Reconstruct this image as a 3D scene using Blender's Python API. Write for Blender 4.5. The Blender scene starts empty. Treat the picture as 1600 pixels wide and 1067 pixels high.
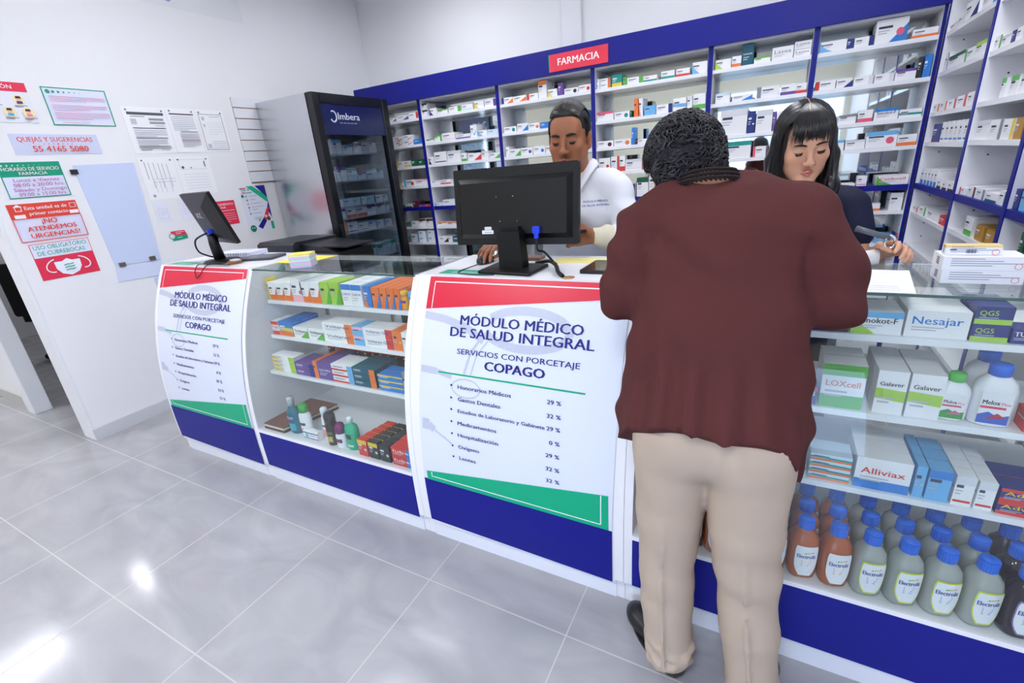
import bpy, math, random
import numpy as np
from mathutils import Matrix, Vector
random.seed(7)
SC = bpy.context.scene
COL = SC.collection

# ---------------------------------------------------------------- camera
FPX = 734.18                      # focal length in pixels of the 1600 x 1067 frame
CAMZ = 1.5
_w = np.array([1.9031796, 0.41216721, -0.4007952])
_t = np.linalg.norm(_w); _k = _w / _t
_K = np.array([[0, -_k[2], _k[1]], [_k[2], 0, -_k[0]], [-_k[1], _k[0], 0]])
RC = np.eye(3) + np.sin(_t) * _K + (1 - np.cos(_t)) * _K @ _K   # rows: right, down, forward
cam = bpy.data.cameras.new('camera'); cam.sensor_width = 36.0; cam.lens = FPX / 1600 * 36.0
cam.clip_start = 0.02
camo = bpy.data.objects.new('camera', cam); COL.objects.link(camo)
r, d, f = RC
camo.matrix_world = Matrix(((r[0], -d[0], -f[0], 0), (r[1], -d[1], -f[1], 0), (r[2], -d[2], -f[2], CAMZ), (0, 0, 0, 1)))
SC.camera = camo

# ---------------------------------------------------------------- world, exposure
SC.view_settings.view_transform = 'Standard'; SC.view_settings.look = 'None'
SC.view_settings.gamma = 1.0; SC.view_settings.use_curve_mapping = False
SC.view_settings.exposure = 0.0
SKY = 4.2
LAMP = 31.0
wd = bpy.data.worlds.new('daylight'); SC.world = wd; wd.use_nodes = True
_nt = wd.node_tree; _bg = _nt.nodes['Background']
_bg.inputs[0].default_value = (0.50, 0.68, 1.0, 1); _bg.inputs[1].default_value = SKY
SC.cycles.max_bounces = 10; SC.cycles.diffuse_bounces = 5; SC.cycles.transparent_max_bounces = 24
SC.cycles.glossy_bounces = 5; SC.cycles.transmission_bounces = 6
SC.cycles.caustics_reflective = False; SC.cycles.caustics_refractive = False

# ---------------------------------------------------------------- pixel -> place helpers (on true planes of the room)
def ray(u, v): return RC.T @ np.array([(u - 800) / FPX, (v - 533.5) / FPX, 1.0])
_C = np.array([0, 0, CAMZ])
def onx(u, v, x): q = ray(u, v); return _C + q * (x / q[0])
def ony(u, v, y): q = ray(u, v); return _C + q * (y / q[1])
def onz(u, v, z): q = ray(u, v); return _C + q * ((z - CAMZ) / q[2])

# ---------------------------------------------------------------- materials
_mats = {}
def lin(h):
    h = h.lstrip('#'); o = []
    for i in (0, 2, 4):
        c = int(h[i:i + 2], 16) / 255
        o.append(c / 12.92 if c <= 0.04045 else ((c + 0.055) / 1.055) ** 2.4)
    return (*o, 1.0)
def M(hexc, rough=0.5, spec=0.4, metal=0.0, coat=0.0, bump=0.0, bscale=200.0, noise=0.0, nscale=6.0, sheen=0.0):
    key = (hexc, rough, spec, metal, coat, bump, bscale, noise, nscale, sheen)
    if key in _mats: return _mats[key]
    m = bpy.data.materials.new('material_' + hexc.strip('#')); m.use_nodes = True
    nt = m.node_tree; b = nt.nodes['Principled BSDF']
    c = lin(hexc)
    b.inputs['Base Color'].default_value = c; b.inputs['Roughness'].default_value = rough
    b.inputs['Specular IOR Level'].default_value = spec; b.inputs['Metallic'].default_value = metal
    b.inputs['Coat Weight'].default_value = coat
    if sheen: b.inputs['Sheen Weight'].default_value = sheen
    if noise or bump:
        g = nt.nodes.new('ShaderNodeNewGeometry'); n = nt.nodes.new('ShaderNodeTexNoise')
        n.inputs['Scale'].default_value = nscale; nt.links.new(g.outputs['Position'], n.inputs['Vector'])
        if noise:
            mx = nt.nodes.new('ShaderNodeMix'); mx.data_type = 'RGBA'
            mx.inputs[6].default_value = tuple(x * (1 - noise) for x in c[:3]) + (1,)
            mx.inputs[7].default_value = tuple(min(1, x * (1 + noise)) for x in c[:3]) + (1,)
            nt.links.new(n.outputs['Fac'], mx.inputs[0]); nt.links.new(mx.outputs[2], b.inputs['Base Color'])
        if bump:
            n2 = nt.nodes.new('ShaderNodeTexNoise'); n2.inputs['Scale'].default_value = bscale
            nt.links.new(g.outputs['Position'], n2.inputs['Vector'])
            bp = nt.nodes.new('ShaderNodeBump'); bp.inputs['Strength'].default_value = bump; bp.inputs['Distance'].default_value = 0.002
            nt.links.new(n2.outputs['Fac'], bp.inputs['Height']); nt.links.new(bp.outputs['Normal'], b.inputs['Normal'])
    _mats[key] = m; return m
def emit(hexc, s):
    m = bpy.data.materials.new('lamp_diffuser'); m.use_nodes = True
    b = m.node_tree.nodes['Principled BSDF']
    b.inputs['Emission Color'].default_value = lin(hexc); b.inputs['Emission Strength'].default_value = s
    return m
def glass_mat(tint, refl=1.0, dark=0.0, rough=0.0):
    m = bpy.data.materials.new('clear_glass'); m.use_nodes = True; nt = m.node_tree
    for n in list(nt.nodes): nt.nodes.remove(n)
    o = nt.nodes.new('ShaderNodeOutputMaterial'); t = nt.nodes.new('ShaderNodeBsdfTransparent'); g = nt.nodes.new('ShaderNodeBsdfGlossy')
    fr = nt.nodes.new('ShaderNodeFresnel'); ge = nt.nodes.new('ShaderNodeNewGeometry')
    io = nt.nodes.new('ShaderNodeMath'); io.operation = 'MULTIPLY_ADD'; io.inputs[1].default_value = -0.8333; io.inputs[2].default_value = 1.5
    nt.links.new(ge.outputs['Backfacing'], io.inputs[0]); nt.links.new(io.outputs[0], fr.inputs['IOR'])
    mu = nt.nodes.new('ShaderNodeMath'); mu.operation = 'MULTIPLY'; mu.inputs[1].default_value = refl; mu.use_clamp = True
    mx = nt.nodes.new('ShaderNodeMixShader')
    t.inputs[0].default_value = lin(tint); g.inputs['Roughness'].default_value = rough
    nt.links.new(fr.outputs[0], mu.inputs[0]); nt.links.new(mu.outputs[0], mx.inputs[0])
    nt.links.new(t.outputs[0], mx.inputs[1]); nt.links.new(g.outputs[0], mx.inputs[2]); nt.links.new(mx.outputs[0], o.inputs[0])
    return m
WHITE = M('#ECECF0', 0.45); LAM = M('#EEF0F4', 0.22, 0.5); PAPER = M('#F0F0F2', 0.6, 0.3)
BLUE = M('#121884', 0.42, 0.28); NAVY = M('#1B1C7A', 0.5); RED = M('#E8364E', 0.4); GREEN = M('#00A07A', 0.4)
BLACK = M('#101114', 0.4); DARK = M('#1C1E22', 0.35); STEEL = M('#C9CACC', 0.3, 0.5, 1.0); CHROME = M('#D8D8DA', 0.12, 0.5, 1.0)
GREY = M('#9A9CA2', 0.5); INK = M('#3A3C4C', 0.6)
GLASS = glass_mat('#FAFDFC'); GLASSEDGE = M('#3F5F58', 0.15, 0.6)
MIRROR = M('#D4DAD8', 0.03, 0.5, 1.0)

# ---------------------------------------------------------------- mesh builder
_text_cache = {}
def text_geo(s):
    key = s
    if key in _text_cache: return _text_cache[key]
    c = bpy.data.curves.new('text', 'FONT'); c.body = s; c.size = 1.0; c.resolution_u = 2; c.fill_mode = 'FRONT'
    o = bpy.data.objects.new('text', c); COL.objects.link(o)
    dg = bpy.context.evaluated_depsgraph_get()
    me = bpy.data.meshes.new_from_object(o.evaluated_get(dg))
    v = np.array([tuple(x.co[:2]) for x in me.vertices]) if len(me.vertices) else np.zeros((0, 2))
    fs = [tuple(p.vertices) for p in me.polygons]
    bpy.data.objects.remove(o); bpy.data.curves.remove(c); bpy.data.meshes.remove(me)
    _text_cache[key] = (v, fs); return v, fs

class MB:
    def __init__(s): s.v = []; s.f = []; s.m = []; s.s = []; s.mats = []
    def mi(s, mat):
        if mat not in s.mats: s.mats.append(mat)
        return s.mats.index(mat)
    def add(s, vs, fs, mat, smooth=False):
        n = len(s.v); s.v.extend([tuple(map(float, p)) for p in vs]); k = s.mi(mat)
        for f in fs: s.f.append(tuple(n + i for i in f)); s.m.append(k); s.s.append(smooth)
        return s
    def poly(s, pts, mat): return s.add(pts, [tuple(range(len(pts)))], mat)
    def box(s, x0, x1, y0, y1, z0, z1, mat):
        v = [(x0, y0, z0), (x1, y0, z0), (x1, y1, z0), (x0, y1, z0), (x0, y0, z1), (x1, y0, z1), (x1, y1, z1), (x0, y1, z1)]
        return s.add(v, [(0, 3, 2, 1), (4, 5, 6, 7), (0, 1, 5, 4), (1, 2, 6, 5), (2, 3, 7, 6), (3, 0, 4, 7)], mat)
    def rbox(s, x0, x1, y0, y1, z0, z1, r, mat, n=4, axis='z'):
        """box with rounded edges along one axis"""
        lo = {'z': (x0, x1, y0, y1, z0, z1), 'y': (x0, x1, z0, z1, y0, y1), 'x': (y0, y1, z0, z1, x0, x1)}[axis]
        a0, a1, b0, b1, c0, c1 = lo; pts = []
        for (cx, cy, st) in ((a1 - r, b1 - r, 0), (a0 + r, b1 - r, 90), (a0 + r, b0 + r, 180), (a1 - r, b0 + r, 270)):
            for i in range(n + 1):
                t = math.radians(st + 90 * i / n); pts.append((cx + r * math.cos(t), cy + r * math.sin(t)))
        return s.prism(pts, axis, c0, c1, mat)
    def prism(s, pts, axis, a, b, mat, smooth=False):
        mk = {'z': lambda p, h: (p[0], p[1], h), 'y': lambda p, h: (p[0], h, p[1]), 'x': lambda p, h: (h, p[0], p[1])}[axis]
        n = len(pts); v = [mk(p, a) for p in pts] + [mk(p, b) for p in pts]
        fs = [(i, (i + 1) % n, n + (i + 1) % n, n + i) for i in range(n)]
        s.add(v, fs, mat, smooth); s.add(v, [tuple(range(n))[::-1], tuple(range(n, 2 * n))], mat); return s
    def lathe(s, prof, mat, c=(0, 0, 0), n=20, sx=1.0, sy=1.0, smooth=True, power=None):
        vs = []; fs = []
        for (r, z) in prof:
            for i in range(n):
                t = 2 * math.pi * i / n; ct, st = math.cos(t), math.sin(t)
                if power: ct = math.copysign(abs(ct) ** power, ct); st = math.copysign(abs(st) ** power, st)
                vs.append((c[0] + r * sx * ct, c[1] + r * sy * st, c[2] + z))
        for k in range(len(prof) - 1):
            for i in range(n):
                j = (i + 1) % n; fs.append((k * n + i, k * n + j, (k + 1) * n + j, (k + 1) * n + i))
        s.add(vs, fs, mat, smooth)
        m = len(prof) - 1
        s.add(vs[:n][::-1], [tuple(range(n))], mat); s.add(vs[m * n:], [tuple(range(n))], mat); return s
    def tube(s, path, r, mat, n=8, cap=True):
        P = [Vector(p) for p in path]; R = r if isinstance(r, (list, tuple)) else [r] * len(P)
        vs = []; fs = []; up = None
        for i, p in enumerate(P):
            t = (P[min(i + 1, len(P) - 1)] - P[max(i - 1, 0)]).normalized()
            if up is None:
                up = Vector((0, 0, 1)) if abs(t.z) < 0.9 else Vector((1, 0, 0))
            a = (up - t * up.dot(t)).normalized(); b = t.cross(a); up = a
            for k in range(n):
                w = 2 * math.pi * k / n; vs.append(p + (a * math.cos(w) + b * math.sin(w)) * R[i])
        for i in range(len(P) - 1):
            for k in range(n):
                j = (k + 1) % n; fs.append((i * n + k, i * n + j, (i + 1) * n + j, (i + 1) * n + k))
        if cap: fs += [tuple(range(n))[::-1], tuple(range((len(P) - 1) * n, len(P) * n))]
        return s.add(vs, fs, mat, True)
    def text(s, txt, fn, x0, y0, w, h, mat, bold=0.0):
        """text stretched to width w and cap height h; fn maps (x, y) of the sheet to space"""
        v, fs = text_geo(txt)
        if not len(v): return s
        hv, _ = text_geo('H'); hc = hv[:, 1].max() - hv[:, 1].min(); yb = hv[:, 1].min()
        a, b = v[:, 0].min(), v[:, 0].max(); e = bold * 2.0 * h
        o = Vector(fn(x0, y0)); nr = (Vector(fn(x0 + .01, y0)) - o).cross(Vector(fn(x0, y0 + .01)) - o).normalized() * .00012
        for q, k in enumerate((-1, 0, 1) if bold > .012 else (0,) if not bold else (-1, 1)):
            s.add([Vector(fn(x0 + e / 2 + (p[0] - a) / (b - a) * (w - e) + k * e / 2, y0 + (p[1] - yb) / hc * h)) + nr * q for p in v], fs, mat)
        return s
    def build(s, name, parent=None, origin=None, rotz=0.0, bevel=0.0, local=False):
        me = bpy.data.meshes.new(name); me.from_pydata(s.v, [], s.f)
        for m in s.mats: me.materials.append(m)
        me.polygons.foreach_set('material_index', s.m); me.polygons.foreach_set('use_smooth', s.s); me.update()
        o = bpy.data.objects.new(name, me); COL.objects.link(o)
        if parent is not None:
            if not local: me.transform(world_of(parent).inverted())
            o.parent = parent
        elif origin is not None:
            mt = Matrix.Translation(origin) @ Matrix.Rotation(rotz, 4, 'Z')
            if not local: me.transform(mt.inverted())
            o.location = origin; o.rotation_euler = (0, 0, rotz)
        if bevel:
            b = o.modifiers.new('bevel', 'BEVEL'); b.width = bevel; b.segments = 2; b.limit_method = 'ANGLE'; b.angle_limit = math.radians(40)
        return o
def world_of(o):
    m = o.matrix_basis.copy()
    return world_of(o.parent) @ m if o.parent else m
def tag(o, label, cat, group=None, kind=None):
    if label: o['label'] = label
    if cat: o['category'] = cat
    if group: o['group'] = group
    if kind: o['kind'] = kind
    return o
def thing(name, label, cat, loc=(0, 0, 0), rotz=0.0, group=None):
    o = bpy.data.objects.new(name, None); COL.objects.link(o); o.empty_display_size = 0.05
    o.location = loc; o.rotation_euler = (0, 0, rotz); return tag(o, label, cat, group)
def struct(name, mb, bevel=0.0):
    o = mb.build(name, origin=(0, 0, 0), bevel=bevel); o['kind'] = 'structure'; return o
def dup(o, loc, label, rotz=None, parent=None):
    c = o.copy(); COL.objects.link(c)
    if parent is not None: c.parent = parent
    else:
        c.location = loc; c['label'] = label
        if rotz is not None: c.rotation_euler = (0, 0, rotz)
    for ch in list(o.children): dup(ch, None, None, None, c)
    return c
ORD = ['first', 'second', 'third', 'fourth', 'fifth', 'sixth', 'seventh', 'eighth', 'ninth', 'tenth', 'eleventh', 'twelfth', 'thirteenth', 'fourteenth', 'fifteenth', 'sixteenth', 'seventeenth', 'eighteenth', 'nineteenth', 'twentieth']
# ================================================================= THE ROOM
XL, XR, YB, ZC = -3.868, 1.056, 4.28, 3.16
def floor_mat():
    m = bpy.data.materials.new('polished_floor_tile'); m.use_nodes = True; nt = m.node_tree; b = nt.nodes['Principled BSDF']
    N, L = nt.nodes.new, nt.links.new
    g = N('ShaderNodeNewGeometry'); sp = N('ShaderNodeSeparateXYZ'); L(g.outputs['Position'], sp.inputs[0])
    def mth(op, a, bb=None):
        n = N('ShaderNodeMath'); n.operation = op
        for i, x in enumerate((a, bb)):
            if x is None: continue
            if isinstance(x, (int, float)): n.inputs[i].default_value = x
            else: L(x, n.inputs[i])
        return n.outputs[0]
    def edge(out, o, size):
        t = mth('FRACT', mth('DIVIDE', mth('SUBTRACT', out, o), size))
        return mth('MULTIPLY', mth('SUBTRACT', 0.5, mth('ABSOLUTE', mth('SUBTRACT', t, 0.5))), size)
    dmin = mth('MINIMUM', edge(sp.outputs[0], -1.629, 0.5755), edge(sp.outputs[1], 1.041, 0.5905))
    joint = mth('LESS_THAN', dmin, 0.0022)
    n1 = N('ShaderNodeTexNoise'); n1.inputs['Scale'].default_value = 2.3; n1.inputs['Detail'].default_value = 8; n1.inputs['Distortion'].default_value = 1.3
    mp = N('ShaderNodeMapping'); mp.inputs['Scale'].default_value = (1.0, 2.0, 1.0); mp.inputs['Rotation'].default_value = (0, 0, 0.6)
    L(g.outputs['Position'], mp.inputs[0]); L(mp.outputs[0], n1.inputs['Vector'])
    cr = N('ShaderNodeValToRGB'); cr.color_ramp.elements[0].position = 0.3; cr.color_ramp.elements[0].color = lin('#9C9CA0')
    cr.color_ramp.elements[1].position = 0.7; cr.color_ramp.elements[1].color = lin('#AFAEB1'); L(n1.outputs['Fac'], cr.inputs[0])
    mx = N('ShaderNodeMix'); mx.data_type = 'RGBA'; L(joint, mx.inputs[0]); L(cr.outputs[0], mx.inputs[6]); mx.inputs[7].default_value = lin('#BEBBB7')
    L(mx.outputs[2], b.inputs['Base Color'])
    L(mth('ADD', mth('MULTIPLY', joint, 0.4), 0.13), b.inputs['Roughness']); b.inputs['Specular IOR Level'].default_value = 0.5
    return m
WALLM = M('#E9E9EB', 0.65, 0.3, bump=0.06, bscale=260)
CEILM = M('#F0F0F0', 0.8, 0.2)
struct('floor', MB().box(-8.2, 1.2, -2.6, 4.42, -0.08, 0.0, floor_mat()))
struct('ceiling', MB().box(-8.2, 1.2, -2.6, 4.42, ZC, ZC + 0.1, CEILM))
struct('wall_left', MB().box(XL - 0.14, XL, 1.075, 4.42, 0, ZC, WALLM))
struct('wall_back', MB().box(XL - 4.2, XR + 0.14, YB, YB + 0.12, 0, ZC, WALLM))
struct('wall_right', MB().box(XR, XR + 0.12, -2.5, YB, 0, ZC, WALLM))
struct('wall_far_left', MB().box(-8.2, -8.07, -2.5, YB, 0, ZC, WALLM))
struct('wall_consulting', MB().box(-8.07, -5.02, 1.12, 1.172, 0, ZC, WALLM))
# shop front behind the camera: wide daylight opening with wall over it
fw = MB(); FM = M('#D9D5C8', 0.7, 0.2)
fw.box(-8.2, -6.2, -2.52, -2.4, 0, ZC, FM); fw.box(-6.2, 0.95, -2.52, -2.4, 2.45, ZC, FM); fw.box(0.95, 1.18, -2.52, -2.4, 0, ZC, FM)
fw.box(-6.2, -1.1, -2.52, -2.4, 0, 2.45, FM)
struct('wall_front', fw)
struct('trim_1', MB().box(-5.02, -4.885, 1.068, 1.178, 0, 2.3, M('#E6E8EC', 0.35)), 0.006)      # door jamb
struct('trim_2', MB().box(XL - 0.165, XL - 0.0, 1.058, 1.076, 0.0, 2.3, M('#E4E6EA', 0.35)), 0.004)
struct('trim_3', MB().box(-5.02, XL, 1.06, 1.255, 2.2, 2.32, M('#E6E8EC', 0.35)), 0.004)
struct('wall_over_door', MB().box(-5.02, XL - 0.14, 1.12, 1.24, 2.32, ZC, WALLM))
BB = M('#C9CACE', 0.3)
struct('baseboard_left', MB().box(XL, XL + 0.012, 1.06, 3.0, 0, 0.085, BB))
struct('baseboard_consulting', MB().box(-8.07, -5.02, 1.108, 1.12, 0, 0.085, M('#BDBBB5', 0.35)))
# pipe chase on the back wall
struct('trim_4', MB().box(-1.675, -1.50, YB - 0.035, YB, 2.2, ZC, M('#E6E6EA', 0.6)), 0.01)
struct('pavement', MB().box(-20, 14, -22, -2.6, -0.1, -0.03, M('#9C9A95', 0.9)))
# ceiling LED panels: last two inferred from floor reflections, the rest are unseen
def led(x, y, sx, sy, label, s=LAMP):
    t = thing('ceiling_light', label, 'ceiling light', (x, y, ZC), 0, 'square ceiling panel lights')
    fr = MB(); w = 0.02
    fr.box(x - sx, x + sx, y - sy, y - sy + w, ZC - 0.03, ZC, WHITE); fr.box(x - sx, x + sx, y + sy - w, y + sy, ZC - 0.03, ZC, WHITE)
    fr.box(x - sx, x - sx + w, y - sy, y + sy, ZC - 0.03, ZC, WHITE); fr.box(x + sx - w, x + sx, y - sy, y + sy, ZC - 0.03, ZC, WHITE)
    fr.box(x - w / 2, x + w / 2, y - sy, y + sy, ZC - 0.028, ZC, WHITE)
    fr.build('frame', t)
    MB().box(x - sx + w, x + sx - w, y - sy + w, y + sy - w, ZC - 0.02, ZC - 0.012, emit('#F8F9FF', s)).build('diffuser', t)
led(-2.6, 1.75, 0.3, 0.3, 'added unseen ceiling light panel above the left end of the counter', 22)  # this and the next three are added out of view to brighten the walls
led(-2.5, 3.3, 0.3, 0.3, 'added unseen ceiling light panel nearest the fridge', 17)
led(-0.7, 3.2, 0.3, 0.3, 'added unseen ceiling light panel above the aisle behind the counter', 12)
led(0.35, 2.2, 0.3, 0.3, 'added unseen ceiling light panel above the right end of the aisle', 25)
led(-2.2, -0.8, 0.3, 0.3, 'square ceiling light panel above the floor in front of the counter', 50)
led(-0.2, -0.9, 0.3, 0.3, 'square ceiling light panel nearest the shop entrance', 46)
led(-5.3, -0.6, 0.3, 0.3, 'square ceiling light panel above the left hall', 58)
led(-6.75, 1.8, 0.3, 0.16, 'slim ceiling light panel in the consulting room', 30)
led(-6.7, 0.55, 0.3, 0.3, 'square ceiling light panel by the consulting room wall', 16)
# ================================================================= COUNTER
_PZ = [0, .11, .31, .45, .63, .768, .879, .969, 1.037, 1.124]
_PY = [1.262, 1.2395, 1.2385, 1.2485, 1.271, 1.303, 1.337, 1.373, 1.407, 1.4475]
_pc = np.polyfit(_PZ[1:], _PY[1:], 4)
def fy(z): return float(np.polyval(_pc, z))          # curved counter front, y as a function of height
YBK, ZT = 1.85, 1.124
def cquad(mb, p00, p10, p11, p01, off, mat, nx=1, nz=14):
    """four-sided patch (x, z corners) laid on the curved front, off metres proud of it"""
    vs = []; fs = []
    for j in range(nz + 1):
        for i in range(nx + 1):
            a, b = i / nx, j / nz
            x = (p00[0] * (1 - a) + p10[0] * a) * (1 - b) + (p01[0] * (1 - a) + p11[0] * a) * b
            z = (p00[1] * (1 - a) + p10[1] * a) * (1 - b) + (p01[1] * (1 - a) + p11[1] * a) * b
            vs.append((x, fy(z) - off, z))
    for j in range(nz):
        for i in range(nx):
            k = j * (nx + 1) + i; fs.append((k, k + 1, k + nx + 2, k + nx + 1))
    mb.add(vs, fs, mat, True)
def cline(mb, a, b, w, off, mat, n=10):
    dx, dz = b[0] - a[0], b[1] - a[1]; l = math.hypot(dx, dz); nx, nz = -dz / l * w / 2, dx / l * w / 2
    cquad(mb, (a[0] - nx, a[1] - nz), (b[0] - nx, b[1] - nz), (b[0] + nx, b[1] + nz), (a[0] + nx, a[1] + nz), off, mat, n, n)
def side(x0, x1, mb, z0=0.0, ztop=ZT):
    zs = [0.1 + (ztop - 0.1) * i / 24 for i in range(25)]
    pts = [(1.262, z0), (1.262, 0.075)] + [(fy(z), z) for z in zs] + [(YBK, ztop), (YBK, z0)]
    mb.prism(pts, 'x', x0, x1, WHITE)
GRAPH = dict(a=M('#DCE2F0', 0.35, 0.4), red=M('#D81E3C', 0.35, 0.35), grn=M('#00A87C', 0.35, 0.35), blu=M('#0E1482', 0.4, 0.25), txt=M('#1B1B78', 0.4), wt=M('#F3F4F8', 0.35), gry=M('#BFC4D6', 0.35))
def graphic(mb, X, Wd):
    """printed sheet on the curved front; X(f) maps sheet metres (as on the middle panel) to x"""
    A, B = X(-1.172), X(-0.374); q = GRAPH
    cquad(mb, (A, .315), (B, .315), (X(-.362), 1.1235), (X(-1.152), 1.1235), 0.003, q['a'], 1, 24)
    cquad(mb, (A, .105), (B, .09), (B, .315), (A, .319), 0.0036, q['blu'], 1, 8)
    cquad(mb, (X(-1.154), .317), (X(-.386), .316), (X(-.388), .452), (X(-1.154), .357), 0.0045, q['grn'], 6, 8)
    cquad(mb, (X(-1.154), 1.009), (X(-.37), 1.08), (X(-.37), 1.1235), (X(-1.152), 1.1235), 0.0045, q['red'], 8, 10)
    for a, b in (((-1.125, 1.106), (-.395, 1.106)), ((-1.126, 1.013), (-1.125, 1.106)), ((-.395, 1.08), (-.395, 1.106)),
                 ((-1.128, .357), (-1.128, .337)), ((-1.128, .337), (-.413, .333)), ((-.413, .333), (-.413, .448))):
        cline(mb, (X(a[0]), a[1]), (X(b[0]), b[1]), 0.0035, 0.0055, q['wt'])
    cline(mb, (X(-1.071), .786), (X(-.479), .786), 0.006, 0.0045, q['grn'])
    # pale stethoscope printed behind the words
    def ribbon(pts, ws):
        for i in range(len(pts) - 1):
            w = ws[i] if isinstance(ws, list) else ws
            a, b = pts[i], pts[i + 1]; cline(mb, (X(a[0]), a[1]), (X(b[0]), b[1]), w, 0.0038, q['gry'], 3)
    el = lambda cx, cz, rx, rz, a0, a1, n=26: [(cx + rx * math.cos(math.radians(a0 + (a1 - a0) * i / n)), cz + rz * math.sin(math.radians(a0 + (a1 - a0) * i / n))) for i in range(n + 1)]
    ribbon(el(-.715, .963, .165, .062, 150, -165), 0.028)
    ribbon([(-1.153, .988), (-1.06, .978), (-.96, .955), (-.88, .915)], 0.027)
    ribbon([(-.885, .93), (-.93, .87), (-.955, .79)], 0.010); ribbon([(-.862, .915), (-.905, .86), (-.925, .79)], 0.006)
    ribbon([(-1.154, .79), (-1.08, .787), (-1.01, .775)], [0.026, 0.02]); ribbon(el(-.945, .738, .062, .034, 0, 360), 0.005)
    ribbon([(-1.152, .572), (-1.12, .57), (-1.095, .552)], [0.045, 0.03]); ribbon([(-1.095, .552), (-1.05, .53), (-1.014, .508)], 0.006)
    S = lambda x, z: (X(x), fy(z) - 0.005, z)
    for (s, x0, x1, z, h, bd) in (('MÓDULO MÉDICO', -.988, -.502, .964, .032, .045), ('DE SALUD INTEGRAL', -1.028, -.461, .921, .032, .045),
            ('SERVICIOS CON PORCETAJE', -.990, -.504, .861, .0185, .02), ('COPAGO', -.868, -.626, .815, .031, .06),
            ('Honorarios Médicos', -.980, -.752, .734, .0145, .032), ('Gastos Dentales', -.979, -.794, .688, .0145, .032),
            ('Estudios de Laboratorio y Gabinete', -.979, -.618, .643, .0135, .032), ('Medicamentos', -.981, -.81, .594, .0145, .032),
            ('Hospitalización', -.982, -.804, .546, .0145, .032), ('Oxígeno', -.983, -.887, .497, .0145, .032), ('Lentes', -.982, -.906, .449, .0145, .032),
            ('29 %', -.613, -.561, .734, .0145, .032), ('32 %', -.612, -.56, .687, .0145, .032), ('29 %', -.611, -.561, .643, .0145, .032),
            ('0 %', -.601, -.561, .593, .0145, .032), ('29 %', -.614, -.562, .545, .0145, .032), ('32 %', -.614, -.562, .494, .0145, .032), ('32 %', -.614, -.562, .448, .0145, .032)):
        mb.text(s, S, x0, z, x1 - x0, h, q['txt'], bd)
    for z in (.744, .697, .652, .604, .555, .504, .457):
        n = 8; mb.add([S(-1.009 + .0045 * math.cos(2 * math.pi * i / n), z + .0045 * math.sin(2 * math.pi * i / n)) for i in range(n)], [tuple(range(n))], q['txt'])
def sign_module(x0, x1, dx, label, mirror=None):
    t = thing('counter_unit', label, 'counter', ((x0 + x1) / 2, 1.55, 0), 0, 'white counter units with printed fronts')
    c = MB(); side(x0, x0 + 0.03, c); side(x1 - 0.03, x1, c); c.box(x0 + .03, x1 - .03, YBK - .018, YBK, 0, ZT, WHITE)
    c.build('carcass', t)
    p = MB(); cquad(p, (x0 + .03, .09), (x1 - .03, .09), (x1 - .03, ZT), (x0 + .03, ZT), 0.0, WHITE, 1, 26)
    cquad(p, (x0 + .03, .09), (x1 - .03, .09), (x1 - .03, ZT), (x0 + .03, ZT), -0.012, WHITE, 1, 26)
    p.build('front_panel', t)
    g = MB(); graphic(g, lambda f: f + dx, 0); o = g.build('printed_graphic', t)
    o['label'] = 'printed sheet with red and green bands and navy lettering'
    k = MB().box(x0 + .03, x1 - .03, 1.258, 1.276, 0.0, 0.095, M('#E6E8F0', 0.35)); k.build('kick_plate', t)
    tp = MB().box(x0, x1, fy(ZT), YBK + .005, ZT, ZT + 0.004, LAM)
    tp.build('countertop', t)
    return t
unit_l = sign_module(-3.125, -2.302, -1.934, 'white counter unit with curved printed front, nearest the left wall')
unit_m = sign_module(-1.212, -0.336, 0.0, 'white counter unit with curved printed front, under the large black monitor')
tp = MB()
for xc in (-2.93, -0.98):   # green printed strip glued on the countertops
    nm = 'green strip glued on the countertop of the ' + ('left unit' if xc < -2 else 'middle unit')
    m = MB().box(xc - 0.16, xc + 0.07, 1.475, 1.545, ZT + .004, ZT + .0048, GREEN)
    for j in range(2): m.box(xc - 0.11, xc + 0.03, 1.495 + j * .02, 1.502 + j * .02, ZT + .0048, ZT + .0051, M('#BFE3D6', .5))
    tag(m.build('printed_strip', origin=(xc, 1.51, ZT + .004)), nm, 'sticker', 'green strips on the countertops')
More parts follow.
